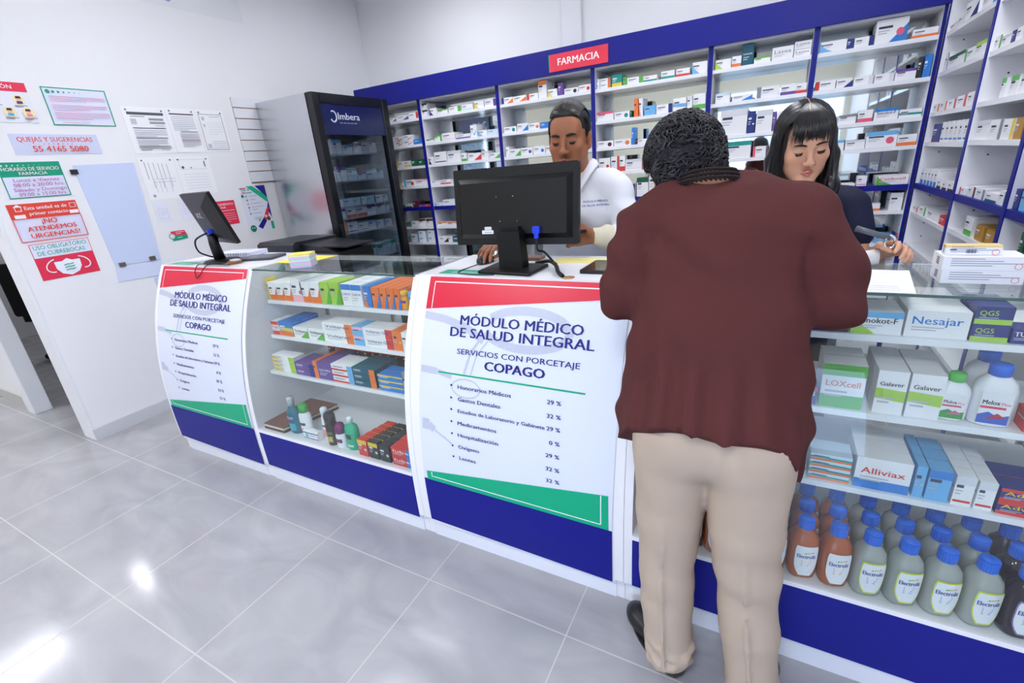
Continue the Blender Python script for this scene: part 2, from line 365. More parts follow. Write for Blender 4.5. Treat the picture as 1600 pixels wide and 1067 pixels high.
def display_case(x0, x1, label, shelves, name='display_case'):
    t = thing(name, label, 'display case', ((x0 + x1) / 2, 1.55, 0), 0, 'glass display cases of the counter')
    zd = 0.318
    for a, bq in ((x0, x0 + .028), (x1 - .028, x1)):
        c = MB(); side(a, bq, c); c.build('side_panel', t)
    MB().box(x0 + .028, x1 - .028, 1.245, YBK, zd - .02, zd, LAM).build('deck', t)
    b = MB(); cquad(b, (x0 + .028, .1), (x1 - .028, .085), (x1 - .028, zd - .012), (x0 + .028, zd - .012), 0.0, BLUE, 1, 8)
    cquad(b, (x0 + .028, .1), (x1 - .028, .085), (x1 - .028, zd - .012), (x0 + .028, zd - .012), -.014, BLUE, 1, 8)
    b.build('blue_front_panel', t)
    MB().box(x0 + .028, x1 - .028, fy(zd) - .004, fy(zd) + .02, zd - .014, zd + .002, WHITE).build('front_rail', t)
    MB().box(x0 + .028, x1 - .028, 1.256, 1.276, 0.0, 0.098, M('#E6E8F0', 0.35)).build('kick_plate', t)
    g = MB()
    for of in (0.0, -.005): cquad(g, (x0 + .03, zd + .003), (x1 - .03, zd + .003), (x1 - .03, ZT - .008), (x0 + .03, ZT - .008), of, GLASS, 1, 26)
    g.build('curved_glass_front', t)
    gt = MB().box(x0 + .01, x1 - .01, fy(ZT) + .002, YBK, ZT - .006, ZT, GLASS)
    gt.build('glass_top', t)
    e = MB().box(x0 + .02, x1 - .02, fy(ZT) - .003, fy(ZT) + .002, ZT - .007, ZT - .0005, GLASSEDGE); e.build('glass_edge', t)
    MB().box(x0 + .028, x1 - .028, YBK - .02, YBK, ZT - .028, ZT - .007, WHITE).build('back_rail', t)
    for z, yf in shelves:
        s = MB().box(x0 + .04, x1 - .04, yf, YBK - .06, z - .018, z, LAM)
        o = s.build('shelf', t)
        for xx in (x0 + .13, x1 - .13, (x0 + x1) / 2): MB().prism([(yf + .012, z - .018), (yf + .03, z - .032), (YBK - .06, z - .06), (YBK - .06, z - .018)], 'x', xx - .008, xx + .008, WHITE).build('bracket', o)
    n = 2
    for i in range(n):
        a = x0 + .028 + (x1 - x0 - .056) / n * i; w = (x1 - x0 - .056) / n
        d = MB().box(a, a + w + (.02 if i == 0 else 0), YBK - .022 - .008 * i, YBK - .017 - .008 * i, zd, ZT - .028, GLASS)
        do = d.build('sliding_glass_door', t)
        f = MB(); 
        for xx in (a, a + w - .012): f.box(xx, xx + .012, YBK - .026 - .008 * i, YBK - .013 - .008 * i, zd, ZT - .028, M('#B9BDC0', 0.3, 0.5, 0.8))
        f.build('door_frame', do)
    return t
SH_L = [(.957, 1.475), (.777, 1.443), (.597, 1.384)]
SH_R = [(1.000, 1.475), (.785, 1.440), (.575, 1.385)]
case_l = display_case(-2.3, -1.2135, 'curved glass display case between the two printed counter units', SH_L)
case_r = display_case(-0.3345, 0.785, 'curved glass display case at right, filled with drink bottles below', SH_R)
# ================================================================= WALL SHELVING
YS, YM = 4.0, 4.252               # front plane and mirror plane of the back shelving
DIV = [-3.80, -3.046, -2.190, -1.329, -0.473, 0.151, 0.783]
SZ_W = [1.985, 1.755, 1.557, 1.367, 1.150, 0.962, 0.799]
SZ_N = [1.990, 1.774, 1.557, 1.395, 1.150, 0.997, 0.781]
TH = 0.024
BAYS = ['beside the fridge', 'left of the big monitor', 'behind the man', 'right of the man', 'left of the long-haired girl', 'in the back right corner']
shelf_top = {}
def hole_strip(mb, fn, z0, z1):
    k = 0; z = z0
    while z < z1:
        for q in (0.05, 0.2):
            p = fn(q, z); mb.box(*p, M('#5A6070', 0.6))
        z += 0.064; k += 1
for i in range(6):
    x0, x1 = DIV[i], DIV[i + 1]; zs = SZ_W if i < 4 else SZ_N
    t = thing('shelving_bay', 'tall white shelving bay with mirror back ' + BAYS[i], 'shelving', ((x0 + x1) / 2, YS, 0), 0, 'mirror-backed shelving bays on the back wall')
    c = MB(); c.box(x0 + .0005, x0 + .018, YS, YM, 0, 2.165, WHITE); c.box(x1 - .018, x1 - .0005, YS, YM, 0, 2.165, WHITE)
    c.box(x0 + .018, x1 - .018, YS, YM, 2.145, 2.165, WHITE); c.box(x0 + .018, x1 - .018, YS, YM, 0, .08, WHITE)
    for s, xx in ((1, x0 + .018), (-1, x1 - .018)):
        z = .25
        while z < 2.1:
            for yy in (YS + .05, YM - .06):
                c.box(min(xx, xx + s * .0006), max(xx, xx + s * .0006), yy - .003, yy + .003, z - .003, z + .003, M('#6A7080', .6))
            z += .096
    c.build('carcass', t)
    for a in (x0 + .0005, x1 - .0165): MB().box(a, a + .016, YS - .004, YS, 0, 2.165, BLUE).build('blue_edge_strip', t)
    MB().box(x0 + .018, x1 - .018, YM, YM + .006, .08, 2.145, MIRROR).build('mirror_back', t)
    for k, z in enumerate(zs):
        blue = (k == 4); th = .035 if blue else TH
        MB().box(x0 + .018, x1 - .018, YS + (0 if blue else .004), YM - .001, z, z + th, BLUE if blue else LAM).build('shelf', t)
        shelf_top[(i, k)] = z + th
    MB().box(x0 + .018, x1 - .018, YS + .01, YM - .001, .42, .444, LAM).build('shelf', t)
hd = MB().box(DIV[0], 0.785, 3.962, 3.992, 2.158, 2.336, BLUE)
for sx in (-1.655,): hd.box(sx - .001, sx + .001, 3.9612, 3.9622, 2.158, 2.336, M('#171A5C', .5))
tag(hd.build('shelf_header_board', origin=(-1.48, 3.98, 2.158)), 'long navy blue header board running above the back shelving', 'header board')
sg = MB().box(-1.668, -1.192, 3.955, 3.9625, 2.175, 2.296, RED); sg.box(-1.676, -1.668, 3.955, 3.9625, 2.175, 2.296, GREEN)
sg.text('FARMACIA', lambda x, z: (x, 3.9545, z), -1.60, 2.214, .34, .047, M('#FFFFFF', .5), .025)
tag(sg.build('pharmacy_sign', origin=(-1.43, 3.962, 2.175)), 'red sign with white lettering on the navy header board', 'sign')
# ---- unit on the right wall, its open side facing the aisle
XS, XM = 0.79, 1.05
DVY = [3.985, 3.165, 2.522, 1.90]
SZ_R = [[1.990, 1.785, 1.572, 1.408, 1.160, 1.000], [1.990, 1.780, 1.578, 1.417, 1.163, 1.010], [1.990, 1.780, 1.578, 1.417, 1.163, 1.010]]
RB = ['deepest in the corner', 'second from the corner', 'nearest the counter']
for i in range(3):
    y1, y0 = DVY[i], DVY[i + 1]
    t = thing('shelving_bay', 'white shelving bay with blue edges on the right wall, ' + RB[i], 'shelving', (XS, (y0 + y1) / 2, 0), 0, 'shelving bays on the right wall')
    c = MB(); c.box(XS, XM, y0 + .0005, y0 + .016, 0, 2.6, WHITE); c.box(XS, XM, y1 - .016, y1 - .0005, 0, 2.6, WHITE)
    c.box(XM, XM + .004, y0, y1, 0, 2.6, WHITE); c.box(XS, XM, y0 + .016, y1 - .016, 2.58, 2.6, WHITE)
    z = .6; k = 0
    while z < 2.5:
        if random.random() < .75:
            xx = XS + .085 + (.11 if k % 3 == 2 else 0); c.box(xx - .0035, xx + .0035, y1 - .0167, y1 - .016, z, z + .007, M('#2C3040', .6))
        z += .085; k += 1
    c.build('carcass', t)
    for a in (y0 + .0005, y1 - .0165): MB().box(XS - .004, XS, a, a + .016, 0, 2.6, BLUE).build('blue_edge_strip', t)
    for k, z in enumerate(SZ_R[i] + [2.2, 2.4, .8, .45]):
        blue = (k == 4); th = .032 if blue else .022
        MB().box(XS + (0 if blue else .004), XM, y0 + .016, y1 - .016, z, z + th, BLUE if blue else LAM).build('shelf', t)
        shelf_top[('r', i, k)] = z + th
# ---- fridge
FX0, FX1, FY0, FY1, FZ = -3.848, -3.19, 2.862, 3.716, 2.158
t = thing('drinks_fridge', 'tall steel-sided fridge with black glass door in the back left corner', 'fridge', ((FX0 + FX1) / 2, 3.29, 0))
STB = M('#CFD0D4', 0.27, 0.5, 1.0)
m = MB(); m.box(FX0, FX1 - .06, FY0, FY0 + .05, .1, FZ, STB); m.box(FX0, FX1 - .06, FY1 - .05, FY1, .1, FZ, STB); m.box(FX0, FX0 + .05, FY0 + .05, FY1 - .05, .1, FZ, STB)
m.box(FX0 + .05, FX1 - .06, FY0 + .05, FY1 - .05, FZ - .06, FZ, STB); m.box(FX0 + .05, FX1 - .06, FY0 + .05, FY1 - .05, .1, .3, STB)
m.build('cabinet', t)
li = MB(); W2 = M('#AEB6BC', .4)
li.box(FX0 + .052, FX0 + .06, FY0 + .052, FY1 - .052, .302, FZ - .062, W2); li.box(FX0 + .06, FX1 - .062, FY0 + .052, FY0 + .06, .302, FZ - .062, W2); li.box(FX0 + .06, FX1 - .062, FY1 - .06, FY1 - .052, .302, FZ - .062, W2)
li.build('liner', t)
dr = MB(); DB = M('#0B0C10', .3, .5)
D0 = FX1 - .055
dr.rbox(D0, FX1 + .012, FY0, FY0 + .075, .12, FZ, .01, DB); dr.rbox(D0, FX1 + .012, FY1 - .075, FY1, .12, FZ, .01, DB)
dr.box(D0, FX1 + .01, FY0 + .075, FY1 - .075, FZ - .07, FZ, DB); dr.box(D0, FX1 + .01, FY0 + .075, FY1 - .075, .12, .32, DB)
do = dr.build('door', t)
MB().box(FX1 - .03, FX1 - .022, FY0 + .075, FY1 - .075, .32, FZ - .07, glass_mat('#D4DADF', 1.2)).build('glass', do)
hp = MB().box(FX1 - .02, FX1 - .0, FY0 + .075, FY1 - .075, FZ - .30, FZ - .07, M('#101A4E', .25, .6))
F2 = lambda y, z: (FX1 + .0015, y, z)
hp.text('Imbera', F2, FY0 + .24, FZ - .185, .24, .05, M('#C9D2E6', .4), .02)
hp.tube([(FX1 + .001, FY0 + .19 + .032 * math.cos(a), FZ - .165 + .04 * math.sin(a)) for a in [math.radians(q) for q in range(-150, 121, 18)]], .006, M('#C9D2E6', .4), 6)
for q in range(5): hp.box(FX1, FX1 + .001, FY0 + .25 + q * .04, FY0 + .28 + q * .04, FZ - .213, FZ - .208, M('#8C98B8', .4))
hp.build('light_box', do)
hn = MB(); hn.rbox(FX1 + .012, FX1 + .04, FY0 + .01, FY0 + .04, .96, 1.16, .008, BLACK); hn.build('handle', do)
FSH = [1.72, 1.50, 1.29, 1.19, 1.06, .80, .66, .50]
for z in FSH: MB().box(FX0 + .065, FX1 - .085, FY0 + .065, FY1 - .065, z - .012, z, M('#B9C0C6', .3)).build('shelf', t)
MB().box(FX0 + .06, FX1 - .08, FY0, FY1, .0, .1, BLACK).build('base', t)
MB().tube([(FX1 - .085, FY0 + .085, .34), (FX1 - .085, FY0 + .085, FZ - .32)], .008, emit('#EAF2FF', 15.0), 8).build('light_tube', t)
# ---- slatwall panel on the left wall
sw = MB(); zs = [2.192, 2.115, 2.036, 1.956, 1.874, 1.791, 1.713, 1.633, 1.546]
for a, b in zip(zs[:-1], zs[1:]): sw.box(XL + .002, XL + .016, 2.665, 3.40, b + .007, a, M('#E4E5EA', .4))
sw.box(XL, XL + .004, 2.665, 3.40, 1.546, 2.192, M('#8A5A34', .6))
for z in zs[1:]: sw.box(XL + .002, XL + .009, 2.668, 3.40, z + .0005, z + .0065, M('#8E5C36', .6))
tag(sw.build('slatwall_panel', origin=(XL, 3.0, 1.546)), 'white slatwall panel with brown grooves on the wall beside the fridge', 'wall panel')
# ================================================================= NOTICES ON THE LEFT WALL  (y runs along the wall, z up)
XP = XL + 0.0015
TXM = M('#4A4C5C', .6)
class Sheet(MB):
    """thin sheet on the left wall; layers stack outwards"""
    def __init__(s, y0, y1, z0, z1, mat=None, th=.0012):
        super().__init__(); s.lev = 0; s.r = (y0, y1, z0, z1)
        if mat is not None: s.box(XP, XP + th, y0, y1, z0, z1, mat)
        s.x = XP + th
    def X(s): s.lev += 1; return s.x + .0004 * s.lev
    def rect(s, y0, y1, z0, z1, mat):
        x = s.X(); return s.poly([(x, y0, z0), (x, y1, z0), (x, y1, z1), (x, y0, z1)], mat)
    def pg(s, pts, mat):
        x = s.X(); return s.poly([(x, a, b) for a, b in pts], mat)
    def disc(s, y, z, r, mat, n=14, k=1.0): return s.pg([(y + r * math.cos(2 * math.pi * i / n), z + k * r * math.sin(2 * math.pi * i / n)) for i in range(n)], mat)
    def frame(s, y0, y1, z0, z1, w, mat):
        for a in ((y0, y1, z1 - w, z1), (y0, y1, z0, z0 + w), (y0, y0 + w, z0, z1), (y1 - w, y1, z0, z1)): s.rect(*a, mat)
    def line(s, pts, w, mat):
        for a, b in zip(pts[:-1], pts[1:]):
            d = Vector((b[0] - a[0], b[1] - a[1])); n = Vector((-d.y, d.x)).normalized() * w / 2
            s.pg([(a[0] - n.x, a[1] - n.y), (b[0] - n.x, b[1] - n.y), (b[0] + n.x, b[1] + n.y), (a[0] + n.x, a[1] + n.y)], mat)
    def tx(s, t, y0, z0, w, h, mat, bold=0.0):
        x = s.X(); return s.text(t, lambda a, b: (x, a, b), y0, z0, w, h, mat, bold)
    def bars(s, y0, y1, z, dz, n, h, mat, short=True):
        for i in range(n):
            e = y1 - (0 if not (short and i == n - 1) else (y1 - y0) * .35); s.rect(y0, e, z - i * dz, z - i * dz + h, mat)
    def done(s, name, label, cat='poster', group=None):
        y0, y1, z0, z1 = s.r; return tag(s.build(name, origin=(XP, (y0 + y1) / 2, z0)), label, cat, group)
PK = M('#E0304F', .45); PB = M('#DDE1F4', .45); TL = M('#0A9A76', .45); RD = M('#E04636', .45); SKIN0 = M('#F0B79A', .6); LG = M('#C6CBE2', .5)
# hygiene notice
s = Sheet(1.02, 1.418, 1.966, 2.176, M('#E4E6EE', .5)); s.rect(1.02, 1.418, 2.128, 2.176, PK); s.tx('ATENCIÓN', 1.19, 2.142, .165, .02, WHITE, .012)
for (y, z, k) in ((1.365, 2.085, 0), (1.255, 2.085, 1), (1.305, 2.02, 2), (1.385, 2.018, 3), (1.215, 2.02, 1), (1.13, 2.05, 0)):
    s.disc(y, z, .027, M('#F2E2B4', .6)); s.disc(y, z + .006, .012, SKIN0); s.pg([(y - .013, z + .008), (y + .013, z + .008), (y + .010, z + .020), (y - .010, z + .020)], M('#3A2A22', .6))
    s.rect(y - .013, y + .013, z - .02, z - .006, [M('#4B3C86', .6), M('#3C8CC8', .6), M('#48A8D8', .6), M('#E08C90', .6)][k]); s.bars(y - .028, y + .03, z - .031, .006, 2, .0025, TXM)
s.done('hygiene_poster', 'white poster with red heading and round cartoon figures, topmost at left edge')
# green framed notice
s = Sheet(1.484, 1.810, 1.957, 2.167, PB); s.frame(1.484, 1.810, 1.957, 2.167, .006, TL)
for i, r in enumerate((.0115, .0075, .0065, .005, .004, .003, .002)): s.disc(1.512 + i * .026, 2.142, r, TL)
PKL = M('#DDA6C0', .6)
s.bars(1.508, 1.79, 2.116, .0115, 3, .0035, PKL); s.bars(1.508, 1.79, 2.068, .0115, 3, .0035, PKL); s.bars(1.508, 1.79, 2.028, .0115, 4, .0035, PKL); s.bars(1.53, 1.74, 1.972, .01, 1, .0035, PKL)
s.done('framed_notice', 'pale notice with green border and pink small print, upper left wall')
# complaints
s = Sheet(1.256, 1.680, 1.794, 1.906, M('#CDD3EA', .4)); s.tx('QUEJAS Y SUGERENCIAS', 1.285, 1.864, .365, .026, RD, .02)
for i in range(15): s.disc(1.31 + i * .0226, 1.852, .0045 if i == 7 else .003 if abs(i - 7) < 4 else .0017, RD, 8)
s.tx('55 4165 5080', 1.34, 1.809, .272, .032, RD, .02)
s.done('complaints_sign', 'pale blue strip sign with red QUEJAS Y SUGERENCIAS phone number', 'sign')
# opening hours
s = Sheet(1.150, 1.437, 1.558, 1.755, PB); s.rect(1.150, 1.437, 1.675, 1.755, TL); s.frame(1.150, 1.437, 1.558, 1.755, .005, TL)
for i in range(8): s.disc(1.17 + i * .024, 1.737, .0055 - i * .0006, M('#BFE6DA', .5), 9)
s.tx('HORARIO DE SERVICIO', 1.162, 1.708, .262, .019, WHITE, .014); s.tx('FARMACIA', 1.232, 1.684, .13, .017, WHITE, .012)
MG = M('#B0529A', .5)
for i, (t_, a, w) in enumerate((('Lunes a Viernes', 1.195, .21), ('08:00 a 20:00 hrs.', 1.188, .235), ('Sábado y Domingo', 1.18, .245), ('09:00 a 15:00 hrs.', 1.195, .225))): s.tx(t_, a, 1.648 - i * .0265, w, .0185, MG, .004)
s.done('opening_hours_sign', 'green headed sign with the pharmacy opening hours', 'sign')
# first contact
s = Sheet(1.118, 1.444, 1.313, 1.528, M('#D9DDF2', .45)); s.rect(1.118, 1.444, 1.446, 1.528, RD)
s.tx('Esta unidad es de', 1.192, 1.493, .2, .019, WHITE, .014); s.tx('primer contacto', 1.205, 1.461, .185, .019, WHITE, .014)
s.rect(1.135, 1.185, 1.447, 1.468, WHITE); s.rect(1.395, 1.44, 1.452, 1.472, WHITE); s.frame(1.148, 1.178, 1.487, 1.516, .003, WHITE); s.pg([(1.142, 1.51), (1.184, 1.51), (1.163, 1.526)], WHITE); s.frame(1.405, 1.435, 1.487, 1.514, .0025, WHITE)
s.frame(1.118, 1.444, 1.313, 1.446, .004, RD)
s.tx('¡NO', 1.243, 1.410, .075, .026, RD, .035); s.tx('ATENDEMOS', 1.166, 1.371, .236, .026, RD, .035); s.tx('URGENCIAS!', 1.170, 1.331, .238, .026, RD, .035)
s.done('emergency_notice', 'red bordered notice reading NO ATENDEMOS URGENCIAS', 'sign')
# face mask sign
s = Sheet(1.140, 1.434, 1.080, 1.296, PK); s.rect(1.143, 1.431, 1.214, 1.293, M('#DDE3F4', .45))
s.tx('USO OBLIGATORIO', 1.155, 1.262, .262, .024, TL, .006); s.tx('DE CUBREBOCAS', 1.165, 1.226, .235, .024, TL, .006)
mk = [(1.222, 1.178), (1.262, 1.178), (1.287, 1.192), (1.312, 1.178), (1.352, 1.178), (1.350, 1.135), (1.330, 1.105), (1.287, 1.088), (1.244, 1.105), (1.224, 1.135)]
s.pg(mk, M('#EEF1FA', .5))
for sg in (-1, 1): s.line([(1.287 + sg * (.064 + .045 * math.sin(a)), 1.158 + .036 * math.cos(a) - .012 * math.sin(a)) for a in [math.radians(q) for q in range(-5, 186, 16)]], .006, WHITE)
for i in range(3): s.line([(1.262, 1.152 - i * .016), (1.278, 1.157 - i * .016), (1.296, 1.155 - i * .016), (1.312, 1.159 - i * .016)], .005, TL)
s.done('face_mask_sign', 'red sign with white face mask drawing, lowest at left', 'sign')
# clear sign board with clips
t = thing('notice_board', 'blank pale blue acrylic board held by small metal clips', 'board', (XP, 1.66, 1.09))
b = MB(); b.prism([(1.498, 1.728), (1.838, 1.734), (1.804, 1.080), (1.522, 1.092)], 'x', XP, XP + .004, M('#CBD6F2', .18, .5)); b.build('panel', t)
b = MB(); b.prism([(1.522, 1.086), (1.803, 1.074), (1.800, .972), (1.507, .986)], 'x', XP, XP + .004, M('#D3DCF3', .18, .5)); b.build('lower_panel', t)
for (y, z, m_) in ((1.492, 1.69, M('#222326', .4)), (1.562, 1.092, M('#8A8478', .3, .5, .8)), (1.752, 1.098, M('#8A8478', .3, .5, .8))):
    c = MB().box(XP + .0045, XP + .011, y - .019, y + .019, z - .014, z + .014, m_).box(XP + .011, XP + .014, y - .006, y + .006, z - .014, z + .014, m_); c.build('clip', t)
s = Sheet(1.72, 1.93, .83, .962, M('#C9D2EC', .3)); s.done('wall_label', 'small pale blue blank sheet on the wall under the acrylic board', 'sheet')
# pinned papers
def pinned(y0, y1, z0, z1, name, label, draw):
    t = thing(name, label, 'paper', (XP, (y0 + y1) / 2, z0), 0, 'papers pinned to the left wall')
    s = Sheet(y0, y1, z0, z1, PAPER); draw(s); s.build('sheet', t)
    for y in (y0 + .025, y1 - .025): MB().lathe([(.0, 0), (.006, 0), (.006, .003), (.003, .004), (.003, .008), (.0, .008)], M('#8E8C86', .35, .5, .6), n=8).build('pin', t, local=True).matrix_basis = Matrix.Translation((.0015, y - (y0 + y1) / 2, z1 - z0 - .02)) @ Matrix.Rotation(math.pi / 2, 4, 'Y')
K1, K2, K3 = M('#55565E', .6), M('#9A9BA6', .6), M('#C4C5D0', .6)
def d1(s):
    s.rect(1.895, 2.125, 2.035, 2.052, K1); s.rect(1.91, 2.0, 2.022, 2.028, K2); s.rect(1.905, 1.94, 1.975, 2.01, K3); s.rect(2.02, 2.115, 2.002, 2.016, K2); s.rect(2.02, 2.12, 1.98, 1.994, K2); s.rect(2.05, 2.11, 1.966, 1.972, K3)
    s.rect(1.905, 2.115, 1.95, 1.955, K1); s.bars(1.905, 2.115, 1.935, .012, 4, .005, K3); s.rect(1.905, 2.11, 1.887, 1.892, K1); s.bars(1.905, 2.1, 1.874, .011, 4, .005, K3); s.rect(1.905, 2.11, 1.832, 1.837, K1); s.rect(1.905, 2.115, 1.822, 1.826, K1); s.rect(1.91, 1.98, 1.81, 1.814, K1); s.rect(2.04, 2.1, 1.812, 1.816, K2)
def d2(s):
    s.rect(2.165, 2.335, 2.046, 2.055, K1); s.bars(2.17, 2.33, 2.03, .0125, 8, .005, K3); s.rect(2.21, 2.335, 1.93, 1.936, K2); s.bars(2.2, 2.335, 1.915, .0115, 8, .006, K3); s.rect(2.2, 2.335, 1.872, 1.876, M('#B8888E', .6))
def d3(s):
    s.frame(2.372, 2.55, 1.808, 2.06, .004, K2); s.rect(2.39, 2.41, 2.015, 2.04, K3); s.rect(2.45, 2.53, 2.04, 2.045, K3); s.rect(2.39, 2.405, 1.97, 1.99, K3); s.bars(2.42, 2.535, 2.0, .016, 6, .003, M('#DADAE6', .6)); s.rect(2.385, 2.412, 1.822, 1.85, K3); s.bars(2.425, 2.54, 1.868, .015, 4, .003, K3, False)
def d4(s):
    for i, y in enumerate((1.9, 1.925, 1.955, 1.985, 2.01, 2.04)): s.rect(y, y + .003, 1.62 - (i % 2) * .06, 1.735 - i * .003, K2 if i else K1)
    for i, y in enumerate((1.93, 1.96, 1.99, 2.03)): s.rect(y, y + .003, 1.53, 1.61, K3)
    s.bars(1.92, 2.07, 1.618, .02, 2, .003, K3, False); s.disc(1.9, 1.51, .01, K2)
def d5(s):
    s.frame(2.13, 2.32, 1.675, 1.745, .002, K3); s.disc(2.15, 1.69, .01, K1); s.rect(2.31, 2.316, 1.69, 1.73, K1); s.rect(2.2, 2.215, 1.682, 1.69, K2); s.bars(2.14, 2.32, 1.64, .02, 6, .002, K3, False)
pinned(1.870, 2.143, 1.790, 2.085, 'pinned_paper', 'pinned paper form with a thick black heading bar, left of the top row', d1)
pinned(2.146, 2.352, 1.793, 2.09, 'pinned_paper', 'pinned paper form with grey smudged lines, middle of the top row', d2)
pinned(2.355, 2.572, 1.796, 2.09, 'pinned_paper', 'pinned certificate with thin grey frame, right of the top row', d3)
pinned(1.865, 2.10, 1.485, 1.765, 'pinned_paper', 'pinned plan sheet with sideways lines, left of the lower row', d4)
pinned(2.103, 2.36, 1.495, 1.765, 'pinned_paper', 'pinned sheet with a boxed heading, right of the lower row', d5)
s = Sheet(1.87, 1.97, 1.33, 1.46, M('#E4E6F2', .5)); s.frame(1.89, 1.95, 1.35, 1.42, .002, K3); s.bars(1.9, 1.94, 1.40, .012, 3, .002, K3); s.done('wall_sheet', 'faint white sheet above the hand washing sticker', 'sheet')
s = Sheet(2.04, 2.19, 1.32, 1.47, M('#E4E6F2', .5)); s.bars(2.06, 2.15, 1.44, .018, 5, .002, K3); s.done('wall_sheet', 'faint white sheet behind the small monitor', 'sheet')
# red notice, virus poster, round sticker
s = Sheet(2.20, 2.467, 1.245, 1.430, PK); s.tx('ESTABLECIMIENTO', 2.222, 1.395, .23, .016, WHITE, .012); s.tx('SIN TRIBUNA', 2.235, 1.373, .15, .014, WHITE, .012); s.rect(2.29, 2.455, 1.353, 1.356, WHITE); s.bars(2.29, 2.45, 1.33, .016, 5, .004, M('#F2A9B6', .6)); s.done('red_notice', 'red notice with white print beside the small monitor')
s = Sheet(2.529, 2.772, 1.156, 1.525, M('#E6E9F6', .45)); NV = M('#1F1B7E', .5); GN2 = M('#22B48A', .5)
s.pg([(2.60, 1.524), (2.655, 1.524), (2.771, 1.435), (2.771, 1.39), (2.755, 1.39)], GN2); s.pg([(2.68, 1.524), (2.771, 1.524), (2.771, 1.42)], NV)
s.pg([(2.771, 1.40), (2.742, 1.33), (2.771, 1.25)], NV); s.pg([(2.735, 1.33), (2.765, 1.345), (2.735, 1.26), (2.685, 1.225), (2.675, 1.235)], PK); s.pg([(2.62, 1.195), (2.655, 1.17), (2.715, 1.235), (2.69, 1.262)], NV)
s.disc(2.735, 1.25, .018, M('#7A3A2C', .6)); s.disc(2.715, 1.272, .012, WHITE); s.rect(2.745, 2.771, 1.16, 1.225, GN2); s.disc(2.572, 1.185, .028, M('#0C7A5E', .5)); s.disc(2.562, 1.19, .005, WHITE, 8); s.disc(2.582, 1.19, .005, WHITE, 8); s.disc(2.645, 1.245, .008, GN2, 8)
s.rect(2.535, 2.59, 1.505, 1.512, PK); s.rect(2.545, 2.585, 1.49, 1.496, GN2); s.rect(2.545, 2.58, 1.472, 1.478, PK); s.rect(2.585, 2.635, 1.472, 1.478, GN2); s.disc(2.61, 1.498, .008, GN2, 8); s.disc(2.545, 1.45, .012, M('#0C7A5E', .5), 8)
for i, (z, w) in enumerate(((1.445, .07), (1.415, .05), (1.385, .1), (1.355, .11), (1.335, .05), (1.305, .08), (1.27, .07), (1.258, .07))):
    s.rect(2.60, 2.60 + w, z, z + .003, K2)
    if i < 6: s.disc(2.575, z, .007, [K2, M('#8A4A3A', .6), M('#C08A70', .6), M('#8A3A3A', .6), K3, M('#3A50B8', .6)][i], 8)
s.done('health_poster', 'white health poster with green and navy ribbons beside the fridge')
s = Sheet(1.906, 2.034, 1.186, 1.257, None); s.pg([(1.925, 1.222), (2.034, 1.222), (2.022, 1.257), (1.925, 1.257)], PK); s.pg([(1.925, 1.222), (2.034, 1.222), (2.034, 1.195), (1.925, 1.188)], TL); s.disc(1.928, 1.222, .022, TL); s.disc(1.928, 1.222, .017, WHITE); s.frame(1.92, 1.936, 1.212, 1.232, .002, PK); s.bars(1.955, 2.015, 1.245, .012, 2, .005, M('#F6C2CC', .6)); s.bars(1.96, 2.015, 1.205, .01, 1, .005, M('#BFE6DA', .6))
s.done('round_sticker', 'small red and green sticker with round emblem on the left wall', 'sticker')
# banner at the top edge of the photo
s = Sheet(2.16, 2.948, 2.742, 3.1, M('#E3E3E8', .4)); VI = M('#5A4FB0', .5)
s.tx('LEALTAD', 2.25, 2.775, .16, .03, VI, .02); s.tx('IGUALDAD', 2.25, 2.84, .2, .03, VI, .02); s.tx('RESPETO', 2.25, 2.905, .18, .03, VI, .02)
s.done('values_banner', 'pale banner with violet words high on the left wall', 'banner')
# ================================================================= PRODUCT CARTONS
CC = dict(r='#D83A34', g='#5DB247', b='#2F7FD0', n='#22307E', t='#16968C', o='#EE7B3A', y='#EBCB3E', p='#6A4C9A', k='#E85C7C', a='#6FB4E6', m='#5A2430', e='#8A8E98', d='#1F5A3C', w='#F1F1F3', l='#A9D34E', s='#CFE3F2', q='#0F5A70', z='#2B2C30', v='#F2B8C8', c='#D9DCE2', f='#B4862E')
CN = dict(r='red', g='green', b='blue', n='navy', t='teal', o='orange', y='yellow', p='purple', k='pink', a='blue', m='maroon', e='grey', d='dark green', w='white', l='lime', s='pale blue', q='teal', z='black', v='pink', c='pale grey', f='amber')
def cm(c): return M(CC[c], .42, .4)
PINK_, GR1, GR2 = M('#B9BBC6', .6), M('#7C7F8E', .6), M('#3C3F55', .6)
_box_cache = {}
def style_words(st):
    toks = st.split(); base = 'white'; deco = ''
    nm = dict(b='lower band', t='upper band', l='left end', r='right end', d='right corner', D='left corner', o='round mark', s='swoosh', h='centre band', u='underline')
    for q in toks:
        if q.startswith('f:'): base = CN[q[2]]
        elif q[0] in nm and len(q) > 2 and q[1] == ':' and q[2] in CN and not deco: deco = CN[q[2]] + ' ' + nm[q[0]]
        elif q.startswith('V:'): base = CN[q[2]]
    return base, deco
